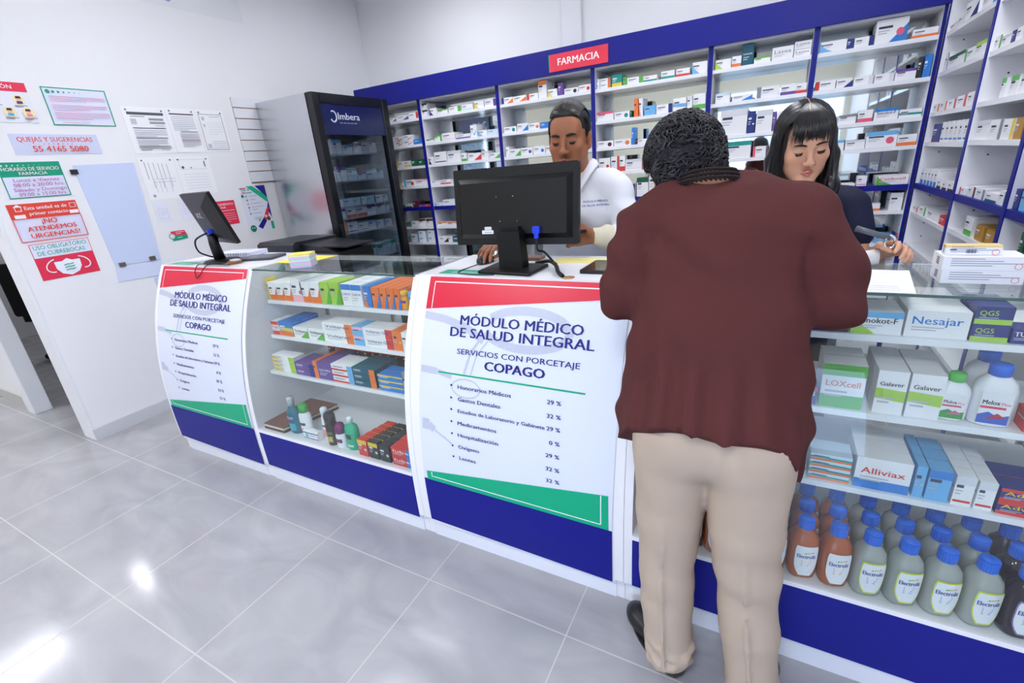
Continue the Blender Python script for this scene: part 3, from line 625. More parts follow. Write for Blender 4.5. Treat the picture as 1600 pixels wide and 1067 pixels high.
def pcarton(w, h, d, st):
    """printed carton: front faces -Y, base centred on the front edge at the origin"""
    key = (round(w, 4), round(h, 4), round(d, 4), st)
    if key in _box_cache: return _box_cache[key]
    toks = st.split(); mb = MB(); base = 'w'
    for q in toks:
        if q.startswith('f:'): base = q[2]
    B = cm(base); mb.box(-w / 2, w / 2, 0, d, 0, h, B)
    lev = [0]
    def P(pts, mat):
        lev[0] += 1; y = -.0003 - .0002 * lev[0]; return mb.poly([(-w / 2 + a * w, y, b * h) for a, b in pts], mat)
    def R(x0, z0, x1, z1, mat): P([(x0, z0), (x1, z0), (x1, z1), (x0, z1)], mat)
    def T(t, x0, z0, ww, hh, mat, bold=.02):
        lev[0] += 1; y = -.0003 - .0002 * lev[0]; mb.text(t, lambda a, b: (-w / 2 + a, y, b), x0 * w, z0 * h, ww * w, hh * h, mat, bold)
    dark = base in 'nbtpmqdzrkf'
    ink, ink2 = (M('#E8EAF2', .6), M('#C2C8DA', .6)) if dark else (GR2, PINK_)
    txt = None
    for q in toks:
        c, a = q[0], q[2:]
        if c == 'f' or q == '-': continue
        if c == 'b': R(0, 0, 1, .3, cm(a))
        elif c == 't': R(0, .74, 1, 1, cm(a))
        elif c == 'h': P([(0, .36), (1, .3), (1, .56), (0, .6)], cm(a))
        elif c == 'l': R(0, 0, .2, 1, cm(a))
        elif c == 'r': R(.76, 0, 1, 1, cm(a))
        elif c == 'd': P([(.45, 0), (1, 0), (1, .75)], cm(a))
        elif c == 'D': P([(0, 0), (.5, 0), (.18, .42), (0, 1)], cm(a))
        elif c == 'o': P([(.78 + .13 * math.cos(k * .5236), .42 + .13 * w / h * math.sin(k * .5236) if w / h < 2.6 else .42 + .34 * math.sin(k * .5236)) for k in range(12)], cm(a))
        elif c == 's':
            for k in range(5):
                x0, x1 = .45 + k * .1, .55 + k * .1; f = lambda x: .12 + 1.6 * (x - .45) ** 2
                P([(x0, f(x0)), (x1, f(x1)), (x1, f(x1) + .16 - k * .015), (x0, f(x0) + .16 - k * .015)], cm(a))
        elif c == 'u': R(.06, .12, .94, .2, cm(a))
        elif c == 'V':   # coloured lid seen above the front
            pass
        elif c == 'x': txt = a
    if txt:
        tt, _, cl = txt.partition('/'); cl = cl or ('w' if dark else 'z'); tt = tt.replace('_', ' ')
        T(tt, .1, .66 if 'h:' in st else .5, .8 if len(tt) > 3 else .5, min(.28, .8 * w / max(3, len(tt)) * 1.5 / h), cm(cl))
        R(.1, .36, .62, .40, ink2); R(.1, .26, .5, .30, ink2)
    elif 'plain' not in toks:
        rs = random.Random(hash(key[:2]) & 255); x0 = .26 if ' l:' in ' ' + st else .08
        R(x0, .62, x0 + .3 + .2 * rs.random(), .72, ink); R(x0, .5, x0 + .36, .54, ink2); R(x0, .4, x0 + .28, .44, ink2)
        mb.poly([(-w / 2 - .0004, .15 * d, .55 * h), (-w / 2 - .0004, .15 * d, .62 * h), (-w / 2 - .0004, .8 * d, .62 * h), (-w / 2 - .0004, .8 * d, .55 * h)], ink2)
    # end flap seam
    mb.poly([(w / 2 + .0003, .06 * d, .9 * h), (w / 2 + .0003, .94 * d, .9 * h), (w / 2 + .0003, .94 * d, .92 * h), (w / 2 + .0003, .06 * d, .92 * h)], ink2)
    me = bpy.data.meshes.new('carton'); me.from_pydata(mb.v, [], mb.f)
    for m in mb.mats: me.materials.append(m)
    me.polygons.foreach_set('material_index', mb.m); me.update()
    _box_cache[key] = me; return me
_used = {}
def uniq(lb):
    _used[lb] = _used.get(lb, 0) + 1
    return lb
def carton(x, y, z, w, h, d, st, label, group, rotz=0.0, name='medicine_box', cat='box'):
    me = pcarton(w, h, d, st); o = bpy.data.objects.new(name, me); COL.objects.link(o)
    o.location = (x, y, z); o.rotation_euler = (0, 0, rotz); return tag(o, uniq(label), cat, group)
CR = {'A': (600, 120, 7.62), 'B': (600, 250, 7.115), 'C': (770, 60, 7.62), 'D': (770, 180, 8), 'E': (920, 60, 8), 'F': (920, 150, 7.115), 'G': (1100, 60, 7.62),
      'H': (1280, 150, 7.115), 'I': (1260, 0, 4.7), 'J': (1400, 0, 5.335), 'K': (1400, 200, 5.335), 'N': (1260, 200, 4.638), 'L': (380, 380, 4.85), 'Q': (380, 560, 4.85), 'R': (1230, 420, 3.557), 'S': (1200, 680, 2.757)}
def cp(c, x, y): a, b, k = CR[c]; return a + x / k, b + y / k
SHN = ['top', 'second', 'third', 'fourth', 'fifth', 'sixth', 'lowest']
def lab(st, place):
    b, dc = style_words(st); s = b + ' box' + (' with ' + dc if dc else '') + ', ' + place
    return s
# ---- back shelving, each row: crop, bay, shelf, [(x0, x1, top, style, stack)]
ROWS = [
 ('A', 0, 0, [(65,145,488,'d:p'), (155,292,458,'d:p'), (300,412,425,'r:r')]),
 ('A', 0, 1, [(118,234,712,'s:r l:w',2), (237,350,690,'s:r',2), (356,460,742,'f:b')]),
 ('B', 0, 2, [(150,215,16,'l:y'), (225,300,10,'b:y'), (308,380,-5,'f:d'), (386,460,-5,'f:d')]),
 ('B', 0, 3, [(178,222,255,'b:y'), (227,345,220,'o:r l:a'), (350,490,215,'t:v')]),
 ('B', 0, 4, [(235,310,490,'b:d'), (326,380,455,'f:m'), (385,452,500,'f:p'), (456,518,510,'f:r')]),
 ('B', 0, 5, [(290,388,680,'l:t'), (393,470,655,'t:m'), (475,550,655,'t:m')]),
 ('B', 0, 6, [(300,372,820,'l:a'), (378,470,790,'l:a',2), (476,572,782,'l:a',2)]),
 ('A', 1, 0, [(430,522,315,'t:z',2), (545,630,372,'D:n'), (636,758,385,'t:g'), (770,915,352,'r:g'), (925,1062,325,'u:a'), (1072,1190,285,'D:y'), (1198,1335,265,'r:p')]),
 ('A', 1, 1, [(500,600,742,'t:g'), (605,690,690,'t:g r:g'), (697,848,665,'u:v'), (858,1030,680,'b:p'), (1035,1112,570,'s:a'), (1118,1230,632,'D:a'), (1236,1362,622,'f:s')]),
 ('A', 1, 2, [(525,605,952,'D:z'), (608,755,890,'u:n'), (762,918,878,'t:c'), (925,990,905,'b:g'), (1000,1158,905,'d:r'), (1165,1248,880,'t:c'), (1255,1385,900,'d:g')]),
 ('B', 1, 3, [(530,625,228,'t:c'), (630,745,216,'b:r')]),
 ('B', 1, 4, [(545,650,478,'l:a'), (655,800,440,'-')]),
 ('B', 1, 5, [(600,700,690,'t:o'), (705,835,690,'t:o')]),
 ('B', 1, 6, [(615,720,850,'d:m'), (722,765,850,'-'), (768,890,848,'f:q')]),
 ('C', 2, 0, [(105,240,702,'l:n d:o'), (243,400,682,'d:o'), (406,540,655,'l:r'), (545,645,480,'t:o'), (652,768,602,'D:y'), (778,838,530,'f:p'), (848,1013,588,'o:z'), (1020,1183,548,'o:r')]),
 ('D', 2, 1, [(140,296,142,'o:t'), (306,445,100,'d:b'), (448,588,95,'o:o'), (595,705,85,'f:b'), (1140,1185,-70,'f:b')]),
 ('D', 2, 2, [(165,212,395,'-'), (216,350,420,'d:g'), (355,500,400,'o:p'), (508,655,385,'o:b'), (662,770,378,'o:b')]),
 ('E', 3, 0, [(78,134,512,'l:b',2), (140,268,498,'r:o',2), (286,415,450,'f:t b:y'), (425,470,482,'f:g'), (476,674,480,'r:g'), (680,850,462,'b:t'), (902,1070,402,'b:t'), (1088,1260,372,'b:r'), (1288,1490,290,'D:a')]),
 ('F', 3, 1, [(85,272,175,'t:k'), (284,452,172,'o:t'), (458,480,160,'f:d'), (500,547,28,'f:o'), (553,600,22,'D:o'), (612,742,105,'f:a'), (748,925,90,'r:n'), (932,1080,20,'h:a'), (1088,1148,0,'t:c'), (1152,1305,-30,'b:g')]),
 ('F', 3, 2, [(90,272,500,'o:m'), (280,470,480,'o:o'), (475,513,350,'f:b'), (517,538,475,'f:m'), (542,662,475,'u:c'), (668,760,470,'t:c')]),
 ('F', 3, 3, [(110,236,690,'o:r'), (246,336,670,'r:r'), (341,404,662,'b:r'), (408,590,700,'t:c u:c'), (596,662,640,'f:k'), (667,735,670,'b:k')]),
 ('F', 3, 4, [(405,512,980,'r:n'), (530,660,905,'t:d'), (666,790,850,'s:b')]),
 ('G', 4, 0, [(130,320,250,'D:l'), (326,440,210,'b:o'), (446,580,65,'f:q x:Lomecan/w'), (592,788,215,'t:g'), (805,1055,98,'x:Lasea/e'), (1066,1326,25,'x:Lasea/e',2)]),
 ('G', 4, 1, [(132,305,652,'t:s'), (330,570,668,'d:b'), (622,888,570,'l:e'), (902,1085,545,'b:p'), (1088,1240,532,'b:r')]),
 ('G', 4, 2, [(182,500,850,'t:c'), (508,596,868,'f:n o:w'), (606,800,850,'t:c'), (806,850,872,'f:p'), (856,1020,860,'u:a')]),
 ('H', 4, 3, [(-1190,-1085,540,'l:k'), (-1070,-770,505,'t:t'), (-745,-600,560,'l:k')]),
 ('I', 5, 0, [(92,290,300,'D:a'), (294,345,285,'f:n'), (348,488,270,'r:n'), (498,730,110,'d:b o:k'), (776,966,205,'b:o')]),
 ('I', 5, 1, [(62,210,595,'l:r'), (216,335,575,'d:n'), (342,486,560,'r:c'), (494,638,540,'r:c'), (646,798,505,'t:p'), (802,840,418,'f:z'), (846,918,402,'f:b')]),
 ('I', 5, 2, [(232,360,842,'t:e'), (372,480,808,'b:k'), (492,668,795,'t:b x:Senokot-F/n'), (676,866,798,'h:t')]),
 ('H', 5, 3, [(150,268,492,'t:a'), (280,500,490,'t:c'), (506,850,395,'t:a o:k'), (855,1100,425,'b:o')]),
 ('H', 5, 4, [(170,395,985,'b:k'), (412,520,890,'u:k'), (626,1010,880,'D:g x:Cenboxil/r')]),
 ('N', 5, 5, [(240,332,570,'s:b',1), (370,530,548,'b:o'), (592,686,470,'t:c')]),
 ('N', 5, 6, [(220,270,752,'t:c'), (300,402,762,'f:s'), (490,620,775,'f:a'), (632,665,765,'f:n t:r')]),
]
BN = ['bay beside fridge', 'bay left of big monitor', 'bay behind man', 'bay right of man', 'bay left of girl', 'back corner bay']
rnd = random.Random(3)
for (c, bay, k, items) in ROWS:
    zt = shelf_top[(bay, k)]; yf = YS + .012; n = 0
    for it in items:
        x0, x1, top, st = it[:4]; stack = it[4] if len(it) > 4 else 1
        # x from the shelf lip, height from the printed top edge, both on the plane of the carton fronts
        u0, v0 = cp(c, (x0 + x1) / 2, top); pt = ony(u0, v0, yf); H = max(.02, pt[2] - zt); H = min(H, ((SZ_W if bay < 4 else SZ_N)[k - 1] if k else 2.144) - zt - .004)
        vb = v0
        for _ in range(12):
            q = ony(u0, vb, yf); vb += (q[2] - zt) * 190 * (1 if q[2] > zt else 1)
        xa = ony(cp(c, x0, 0)[0], vb, yf)[0]; xb = ony(cp(c, x1, 0)[0], vb, yf)[0]
        xa = max(xa, DIV[bay] + .022); xb = min(xb, DIV[bay + 1] - .022)
        if xb - xa < .008: continue
        for s in range(stack):
            n += 1
            dp = min(.2, .07 + .09 * rnd.random())
            carton((xa + xb) / 2, yf + rnd.random() * .006, zt + .0005 + s * (H / stack), xb - xa - .002, H / stack - .0008, dp, st,
                   lab(st, '%s on %s shelf, %s' % (ORD[n - 1], SHN[k], BN[bay])), 'medicine boxes on the back shelving')
# ---- right wall unit: cartons face the aisle (-X); rows give positions along y
RROWS = [
 ('J', 0, 0, [(430,505,215,'t:c'), (515,562,140,'r:c'), (568,668,20,'d:n'), (716,828,-60,'r:b')]),
 ('J', 0, 1, [(392,420,462,'r:e'), (430,558,455,'t:d'), (566,640,410,'l:g'), (650,748,350,'t:l')]),
 ('J', 0, 2, [(298,352,872,'r:o'), (358,415,850,'r:o'), (428,490,830,'r:r'), (498,575,800,'r:r'), (583,655,770,'r:r')]),
 ('K', 0, 3, [(290,352,-30,'f:n'), (358,390,-45,'u:b'), (394,426,-50,'u:b'), (430,462,-55,'u:b'), (466,500,-60,'u:b'), (504,540,-65,'u:b'), (545,585,-70,'u:b')]),
 ('K', 0, 4, [(195,220,335,'b:b'), (225,246,335,'b:b'), (250,272,335,'b:b'), (276,298,338,'b:b'), (302,325,340,'b:b'), (332,368,425,'b:z'), (376,415,445,'b:z'), (422,470,450,'b:z')]),
 ('K', 0, 5, [(108,180,642,'r:o'), (186,240,650,'r:g'), (246,340,690,'t:c'), (346,438,735,'f:r')]),
 ('J', 1, 1, [(775,862,320,'r:g'), (870,944,300,'t:c'), (950,985,265,'f:n'), (992,1062,230,'r:c')]),
 ('J', 1, 2, [(852,890,662,'t:g'), (930,995,640,'t:g'), (1015,1062,620,'t:c')]),
 ('K', 1, 3, [(650,755,-60,'t:c'), (762,862,-65,'r:e'), (870,958,-70,'r:y'), (965,1030,-80,'f:f')]),
 ('K', 1, 4, [(505,580,492,'l:r'), (586,650,485,'r:m'), (656,726,505,'r:e'), (732,832,540,'b:q'), (838,900,520,'r:g')]),
 ('K', 1, 5, [(550,620,725,'b:g'), (640,712,805,'f:f'), (722,812,845,'f:f')]),
 ('K', 2, 4, [(955,1010,500,'f:n'), (1012,1062,520,'f:a')]),
 ('K', 2, 5, [(985,1030,850,'f:d'), (1035,1100,830,'f:b')]),
]
RBN = ['corner bay', 'middle bay', 'nearest bay']
for (c, bay, k, items) in RROWS:
    zt = shelf_top[('r', bay, k)]; xf = XS + .012; n = 0
    for x0, x1, top, st in items:
        u0, v0 = cp(c, (x0 + x1) / 2, top); pt = onx(u0, v0, xf)
        H = min(.19, max(.03, pt[2] - zt))
        vb = v0
        for _ in range(14):
            q = onx(u0, vb, xf); vb += (q[2] - zt) * 200
        ya = onx(cp(c, x0, 0)[0], vb, xf)[1]; yb = onx(cp(c, x1, 0)[0], vb, xf)[1]
        lo, hi = sorted((ya, yb)); lo = max(lo, DVY[bay + 1] + .02); hi = min(hi, DVY[bay] - .02)
        if hi - lo < .012: continue
        n += 1
        carton(xf, (lo + hi) / 2, zt + .0005, hi - lo - .003, H, .12, st, lab(st, '%s on %s shelf, right wall %s' % (ORD[n - 1], SHN[k], RBN[bay])), 'medicine boxes on the right wall', -math.pi / 2)
# ---- fridge stock, facing the glass door (+X)
FST = ['t:c', 'f:s', 't:a', 'b:o', 'u:n', 'f:c', 't:p', 'l:a', 'f:s t:t', 'r:o']
for k, z in enumerate(FSH):
    y = FY0 + .095; n = 0
    while y < FY1 - .12:
        if k in (5,): w, h, st = .20, .115, 'f:s t:t'
        elif k == 2: w, h, st = .07 + .05 * rnd.random(), .06, rnd.choice(['f:s', 't:c', 'l:t'])
        elif k == 3: w, h, st = .12, .085, 'b:o' if n in (1, 2) else 't:p'
        else: w, h, st = .06 + .07 * rnd.random(), .05 + .07 * rnd.random(), rnd.choice(FST)
        if k == 7: w, h, st = .16, .1, 'b:g'
        w = min(w, FY1 - .075 - y); n += 1
        carton(FX1 - .1, y + w / 2, z + .0005, w - .004, h, .12, st, lab(st, '%s along %s fridge shelf' % (ORD[n - 1], ORD[k])), 'boxes inside the fridge', math.pi / 2, 'refrigerated_box')
        y += w + .006
# ================================================================= STOCK IN THE GLASS CASES
def case_row(c, zt, yf, items, where, x_lim, group):
    """items: (x0, x1, top, style, stack, deep) along the front of one shelf"""
    n = 0
    for it in items:
        x0, x1, top, st = it[:4]; stack = it[4] if len(it) > 4 else 1; deep = it[5] if len(it) > 5 else 1; dd = it[6] if len(it) > 6 else .055
        u0, v0 = cp(c, (x0 + x1) / 2, top); H = max(.02, ony(u0, v0, yf)[2] - zt)
        vb = v0
        for _ in range(14): vb += (ony(u0, vb, yf)[2] - zt) * 330
        xa = max(ony(cp(c, x0, 0)[0], vb, yf)[0], x_lim[0]); xb = min(ony(cp(c, x1, 0)[0], vb, yf)[0], x_lim[1])
        if xb - xa < .006: continue
        n += 1
        for s in range(stack):
            for q in range(deep):
                pl = '%s along %s' % (ORD[n - 1], where)
                if stack > 1: pl += ', ' + ['bottom', 'second up', 'third up', 'fourth up', 'fifth up'][s]
                if deep > 1: pl += ', ' + ['front', 'second back', 'third back', 'fourth back', 'fifth back'][q]
                carton((xa + xb) / 2, yf + q * (dd + .002), zt + .0005 + s * H / stack, xb - xa - .0015, H / stack - .0006, dd, st, lab(st, pl), group, 0.0, 'pharmacy_carton')
GL, GRR = 'boxes in the left glass case', 'boxes in the right glass case'
XLM, XRM = (-2.255, -1.255), (-.29, .735)
case_row('L', SH_L[0][0], SH_L[0][1] + .012, [(160,212,268,'f:y o:f'), (215,272,298,'b:o d:o',1,4), (273,329,300,'b:o d:o',1,4), (330,386,302,'b:o d:o',1,4), (390,466,275,'o:k b:v',1,3), (458,528,298,'b:o d:o',1,4), (529,602,300,'b:o d:o',1,4), (606,672,300,'f:l d:g',1,2), (676,748,300,'f:l d:g',1,2), (765,838,312,'t:b x:Labrie/p',1,4), (840,916,318,'t:b x:Labrie/p',1,4), (930,985,330,'f:b D:o',1,3), (990,1050,338,'f:o d:b',1,4), (1054,1104,342,'f:o d:b',1,4), (1108,1160,346,'f:o d:b',1,4), (1164,1206,350,'f:o d:b',1,3), (1268,1330,372,'f:a u:o')], 'top case shelf', XLM, GL)
case_row('L', SH_L[1][0], SH_L[1][1] + .012, [(192,284,592,'t:r b:r x:Fungi/r',1,3), (288,388,600,'f:b h:y b:o',1,3), (394,500,640,'d:g x:Tri-Neumo/z',1,3), (508,622,650,'d:g x:Tri-Neumo/z',1,3), (628,845,612,'r:o x:Voltaren/n',2,2,.05), (850,928,640,'f:a t:v',2,2,.05), (932,1148,652,'r:r x:Voltaren_GEL/n',2,2,.05), (1154,1215,668,'f:o o:y',1,3), (1218,1275,680,'r:r',1,3)], 'middle case shelf', XLM, GL)
case_row('L', SH_L[2][0], SH_L[2][1] + .012, [(250,405,862,'D:y r:l',4,1,.07), (412,548,915,'f:p r:n',2,2,.06), (552,580,900,'f:o',1,3), (584,690,915,'f:p x:SILKA_MEDIC',1,3), (694,845,930,'b:r r:a',3,2,.06), (850,1015,955,'f:q r:o',3,3,.05), (1040,1222,1010,'f:b t:y',3,2,.05), (1226,1262,985,'f:e')], 'lowest case shelf', XLM, GL)
for k in range(11):
    carton(-2.02 + k * .052, 1.60, SH_L[2][0] + .0005, .047, .098, .14, 'f:m t:r', 'maroon box with red upper band, %s in back row of lowest case shelf' % ORD[k], GL, 0.0, 'pharmacy_carton')
# right case
case_row('R', SH_R[0][0], SH_R[0][1] + .012, [(60,84,235,'f:b'), (88,338,258,'f:n r:m',1,2), (345,632,238,'t:a x:Senokot-F/z D:l',1,2,.06), (638,1000,235,'x:Nesajar/b',1,4,.06), (1004,1222,210,'f:n x:QG5/l b:l',2,2,.06), (1228,1400,335,'f:n x:TUMS/w')], 'top shelf, right case', XRM, GRR)
case_row('R', SH_R[1][0], SH_R[1][1] + .012, [(60,158,650,'f:n t:r x:PLUS',1,1), (166,412,530,'t:g b:g x:LOXcell/o',1,2,.07), (462,636,565,'h:l x:Galaver/z',1,3,.06), (640,838,585,'h:l x:Galaver/z',1,3,.06), (1300,1400,800,'f:r')], 'middle shelf, right case', XRM, GRR)
case_row('S', SH_R[2][0], SH_R[2][1] + .012, [(100,158,118,'b:s o:t'), (165,350,85,'f:s h:t b:o',4,1,.08), (356,606,105,'b:b x:Alliviax/r',1,3,.055), (612,660,130,'f:a o:y',1,3), (664,772,150,'f:a t:b',1,3), (778,872,175,'u:r t:c',1,4,.04), (876,962,200,'u:r t:c',1,4,.04), (966,1160,235,'f:n x:Advil/y t:r b:r',2,2,.06)], 'lowest shelf, right case', XRM, GRR)
# extra printed emblems on two cartons of the top right shelf are worked into their fronts above
# ---- bottles -----------------------------------------------------------
def sstep(prof): return prof
def drink_bottle(liq, lblring, name='drink_bottle'):
    """squarish electrolyte bottle with blue ribbed cap and shield label; base at origin"""
    t = thing(name, None, 'bottle', (0, 0, 0))
    pl = glass_plastic(liq)
    b = MB(); b.lathe([(.0, 0), (.030, .0), (.0355, .005), (.0365, .02), (.0365, .10), (.036, .118), (.032, .138), (.022, .152), (.0165, .158), (.0165, .163)], pl, n=24, power=.72)
    b.build('bottle_body', t, local=True)
    c = MB(); pts = []
    for i in range(48):
        a = 2 * math.pi * i / 48; r = .0205 if i % 2 else .0196; pts.append((r * math.cos(a), r * math.sin(a)))
    c.prism(pts, 'z', .160, .189, M('#1F6BE0', .3)); c.lathe([(.0, .189), (.018, .189), (.017, .1915), (.0, .1915)], M('#1F6BE0', .3), n=24); c.build('cap', t, local=True)
    lb = MB()
    def on(x, z, o): 
        a = x / .0375; return (.0375 * math.sin(a) * 1.0, -(.0375 + o) * abs(math.cos(a)) ** .5 - .0002, z)
    def shape(k, o, m):
        top = .112; w = .029 * k; vs = []; rows = 9; cols = 8
        for j in range(rows + 1):
            f = j / rows; z = .066 + (.046 * k) * (f * 2 - 1); ww = w * (1 - .55 * max(0, -(f * 2 - 1)) ** 2.2) * (1 - .12 * max(0, (f * 2 - 1)) ** 6)
            for i in range(cols + 1): vs.append(on((i / cols * 2 - 1) * ww, z, o))
        lb.add(vs, [(j * (cols + 1) + i, j * (cols + 1) + i + 1, (j + 1) * (cols + 1) + i + 1, (j + 1) * (cols + 1) + i) for j in range(rows) for i in range(cols)], m, True)
    shape(1.12, .0004, M(lblring, .4)); shape(1.02, .0007, M('#F0F1F6', .4))
    q = lambda a, z: on(a, z, .0012)
    lb.text('Electrolit', q, -.026, .077, .050, .0125, M('#2A3A9A', .4), .03)
    for i, (cc, x) in enumerate((('#5DB247', -.008), ('#9CC84A', -.002), ('#F0C030', .004), ('#EE7B3A', .010))): lb.poly([q(x, .092 + i * .0012), q(x + .008, .094 + i * .001), q(x + .004, .0975 + i * .001)], M(cc, .4))
    for i in range(4): lb.poly([q(-.013, .068 - i * .006), q(.013 - i * .002, .068 - i * .006), q(.013 - i * .002, .0705 - i * .006), q(-.013, .0705 - i * .006)], M('#7FA6DA' if lblring != '#F5F0F0' else '#F0A070', .5))
    lb.build('label', t, local=True)
    return t
def glass_plastic(hexc):
    m = bpy.data.materials.new('filled_plastic'); m.use_nodes = True; b = m.node_tree.nodes['Principled BSDF']
    b.inputs['Base Color'].default_value = lin(hexc); b.inputs['Roughness'].default_value = .12; b.inputs['Transmission Weight'].default_value = .5
    b.inputs['IOR'].default_value = 1.36; b.inputs['Coat Weight'].default_value = .3
    return m
ZD = .3188
bo = drink_bottle('#EE7A40', '#F5F0F0'); bl = drink_bottle('#DFE3DC', '#D8E04A'); bd = drink_bottle('#3A2E44', '#8A6FA8')
used = {id(bo): False, id(bl): False, id(bd): False}
RW = ['front', 'second', 'third']
for rw in range(3):
    for col in range(-5, 7):
        x = .172 + col * .0763 + rw * .004; y = 1.296 + rw * .0785
        if x > .70 or x < -.28: continue
        src, cn = (bo, 'orange') if col <= 1 else (bl, 'clear lemon') if col <= 5 else (bd, 'dark purple')
        lb = '%s drink bottle with blue cap, %s from left in %s row' % (cn, ORD[col + 5], RW[rw])
        if not used[id(src)]: src.location = (x, y, ZD); src['label'] = lb; used[id(src)] = True; o = src
        else: o = dup(src, (x, y, ZD), lb)
        o['group'] = cn + ' drink bottles on the case floor'
        o.rotation_euler.z = .25 + .05 * math.sin(col * 3 + rw)
# antacid bottles
def antacid(x, y, z, s, cap, c1, c2, label):
    t = thing('syrup_bottle', label, 'bottle', (x, y, z), -.05, 'white antacid bottles')
    W = M('#ECECF0', .3)
    b = MB(); b.lathe([(0, 0), (.026 * s, 0), (.029 * s, .004 * s), (.029 * s, .075 * s), (.026 * s, .09 * s), (.016 * s, .103 * s), (.014 * s, .108 * s)], W, n=24, sx=1.15, sy=.85, power=.75); b.build('bottle_body', t, local=True)
    c = MB(); c.lathe([(0, .106 * s), (.0175 * s, .106 * s), (.0175 * s, .125 * s), (.016 * s, .128 * s), (0, .128 * s)], M(cap, .35), n=24); c.build('cap', t, local=True)
    l = MB(); yb = -.0252 * s
    R = lambda x0, z0, x1, z1, m, o: l.poly([(x0 * s, yb - o, z0 * s), (x1 * s, yb - o, z0 * s), (x1 * s, yb - o, z1 * s), (x0 * s, yb - o, z1 * s)], m)
    R(-.023, .006, .023, .076, W, .0002)
    l.text('Melox', lambda a, c_: (a, yb - .0006, c_), -.02 * s, .05 * s, .026 * s, .009 * s, M('#22242C', .5), .03)
    l.text('Plus', lambda a, c_: (a, yb - .0006, c_), .008 * s, .05 * s, .013 * s, .006 * s, M('#E85C7C', .5), .01)
    R(-.022, .041, .016, .046, M('#E0405C', .4), .0004)
    l.poly([(-.023 * s, yb - .0004, .008 * s), (.023 * s, yb - .0004, .008 * s), (.023 * s, yb - .0004, .03 * s), (.008 * s, yb - .0004, .024 * s), (-.008 * s, yb - .0004, .034 * s), (-.023 * s, yb - .0004, .026 * s)], M(c1, .4))
    l.poly([(-.012 * s, yb - .0006, .018 * s), (.02 * s, yb - .0006, .022 * s), (.006 * s, yb - .0006, .032 * s)], M(c2, .4))
    l.build('label', t, local=True)
zz, yy = SH_R[1][0] + .0008, SH_R[1][1] + .045
antacid(ony(*cp('R', 938, 700), yy - .02)[0], yy, zz, 1.0, '#4CBF4A', '#3A9A48', '#C86A8A', 'white antacid bottle with green cap in the right glass case')
antacid(ony(*cp('R', 1160, 730), yy - .02)[0], yy, zz, 1.26, '#1F6BE0', '#3A5FC0', '#B4304A', 'white antacid bottle with blue cap, front one in the right case')
antacid(ony(*cp('R', 1160, 730), yy - .02)[0] + .005, yy + .095, zz, 1.26, '#1F6BE0', '#3A5FC0', '#B4304A', 'white antacid bottle with blue cap, behind another bottle')
# ---- toiletries on the left case floor
def lx(px): return onz(*cp('Q', px, 600 + (px - 435) * .27), ZD)[0]
def toiletry(name, x, y, prof, bm, capprof, capm, label, cat='bottle', sx=1.0, sy=.75, rot=0.0, marks=()):
    t = thing(name, label, cat, (x, y, ZD), rot, None)
    b = MB(); b.lathe(prof, bm, n=24, sx=sx, sy=sy); b.build('bottle_body', t, local=True)
    c = MB(); c.lathe(capprof, capm, n=20, sx=sx if sx < 1.05 else 1, sy=sy if sy > .9 else .9); c.build('cap', t, local=True)
    l = MB(); rm = max(r for r, z in prof)
    for (x0, x1, z0, z1, m, tx) in marks:
        f = lambda a, z: (a, -math.sqrt(max(1e-6, (rm * sy + .0012) ** 2 * (1 - min(.96, (a / (rm * sx)) ** 2)))), z)
        n = 8; vs = [f(x0 + (x1 - x0) * i / n, zq) for zq in (z0, z1) for i in range(n + 1)]
        l.add(vs, [(i, i + 1, n + 2 + i, n + 1 + i) for i in range(n)], m, True)
        if tx: l.text(tx, lambda a, z: (f(a, z)[0], f(a, z)[1] - .0008, z), x0 + .004, z0 + (z1 - z0) * .3, (x1 - x0) - .008, (z1 - z0) * .4, WHITE, .02)
    if marks: l.build('label', t, local=True)
    return t
TQ = glass_plastic('#2C9DB8')
toiletry('mouthwash_bottle', lx(365), 1.305, [(0, 0), (.034, 0), (.037, .005), (.037, .06), (.033, .075), (.036, .095), (.036, .12), (.02, .142), (.014, .148)], TQ, [(0, .148), (.017, .148), (.018, .185), (.016, .195), (0, .195)], M('#B9C2C8', .15, .5), 'teal mouthwash bottle with clear cap on the left case floor', marks=[(-.026, .026, .075, .108, M('#1E5C8E', .4), 'LISTERINE'), (-.024, .024, .02, .06, M('#3AA8BE', .4), None)])
toiletry('lotion_bottle', lx(445), 1.31, [(0, 0), (.032, 0), (.034, .006), (.036, .07), (.034, .11), (.024, .125), (.022, .128)], M('#F0F0F4', .3), [(0, .127), (.025, .127), (.024, .155), (.018, .168), (0, .17)], M('#3AA648', .35), 'white bottle with green domed cap on the left case floor', marks=[(-.02, .02, .06, .075, M('#2A2C34', .4), None), (-.02, .02, .03, .045, M('#E08A9A', .4), None)])
wp = thing('wipes_pack', 'small white pack with navy stripes lying before the bottles', 'pack', (lx(515), 1.285, ZD))
b = MB(); b.rbox(-.05, .05, -.018, .018, 0, .05, .012, M('#EDEFF5', .3), axis='x'); b.build('wrapper', wp, local=True)
b = MB(); b.box(-.0502, .0502, -.0186, -.018, .036, .041, NAVY).box(-.0502, .0502, -.0186, -.018, .008, .011, NAVY).box(-.035, -.015, -.0188, -.018, .014, .032, M('#58C0B0', .4)).box(-.005, .03, -.0188, -.018, .024, .027, GREY); b.build('printed_stripes', wp, local=True)
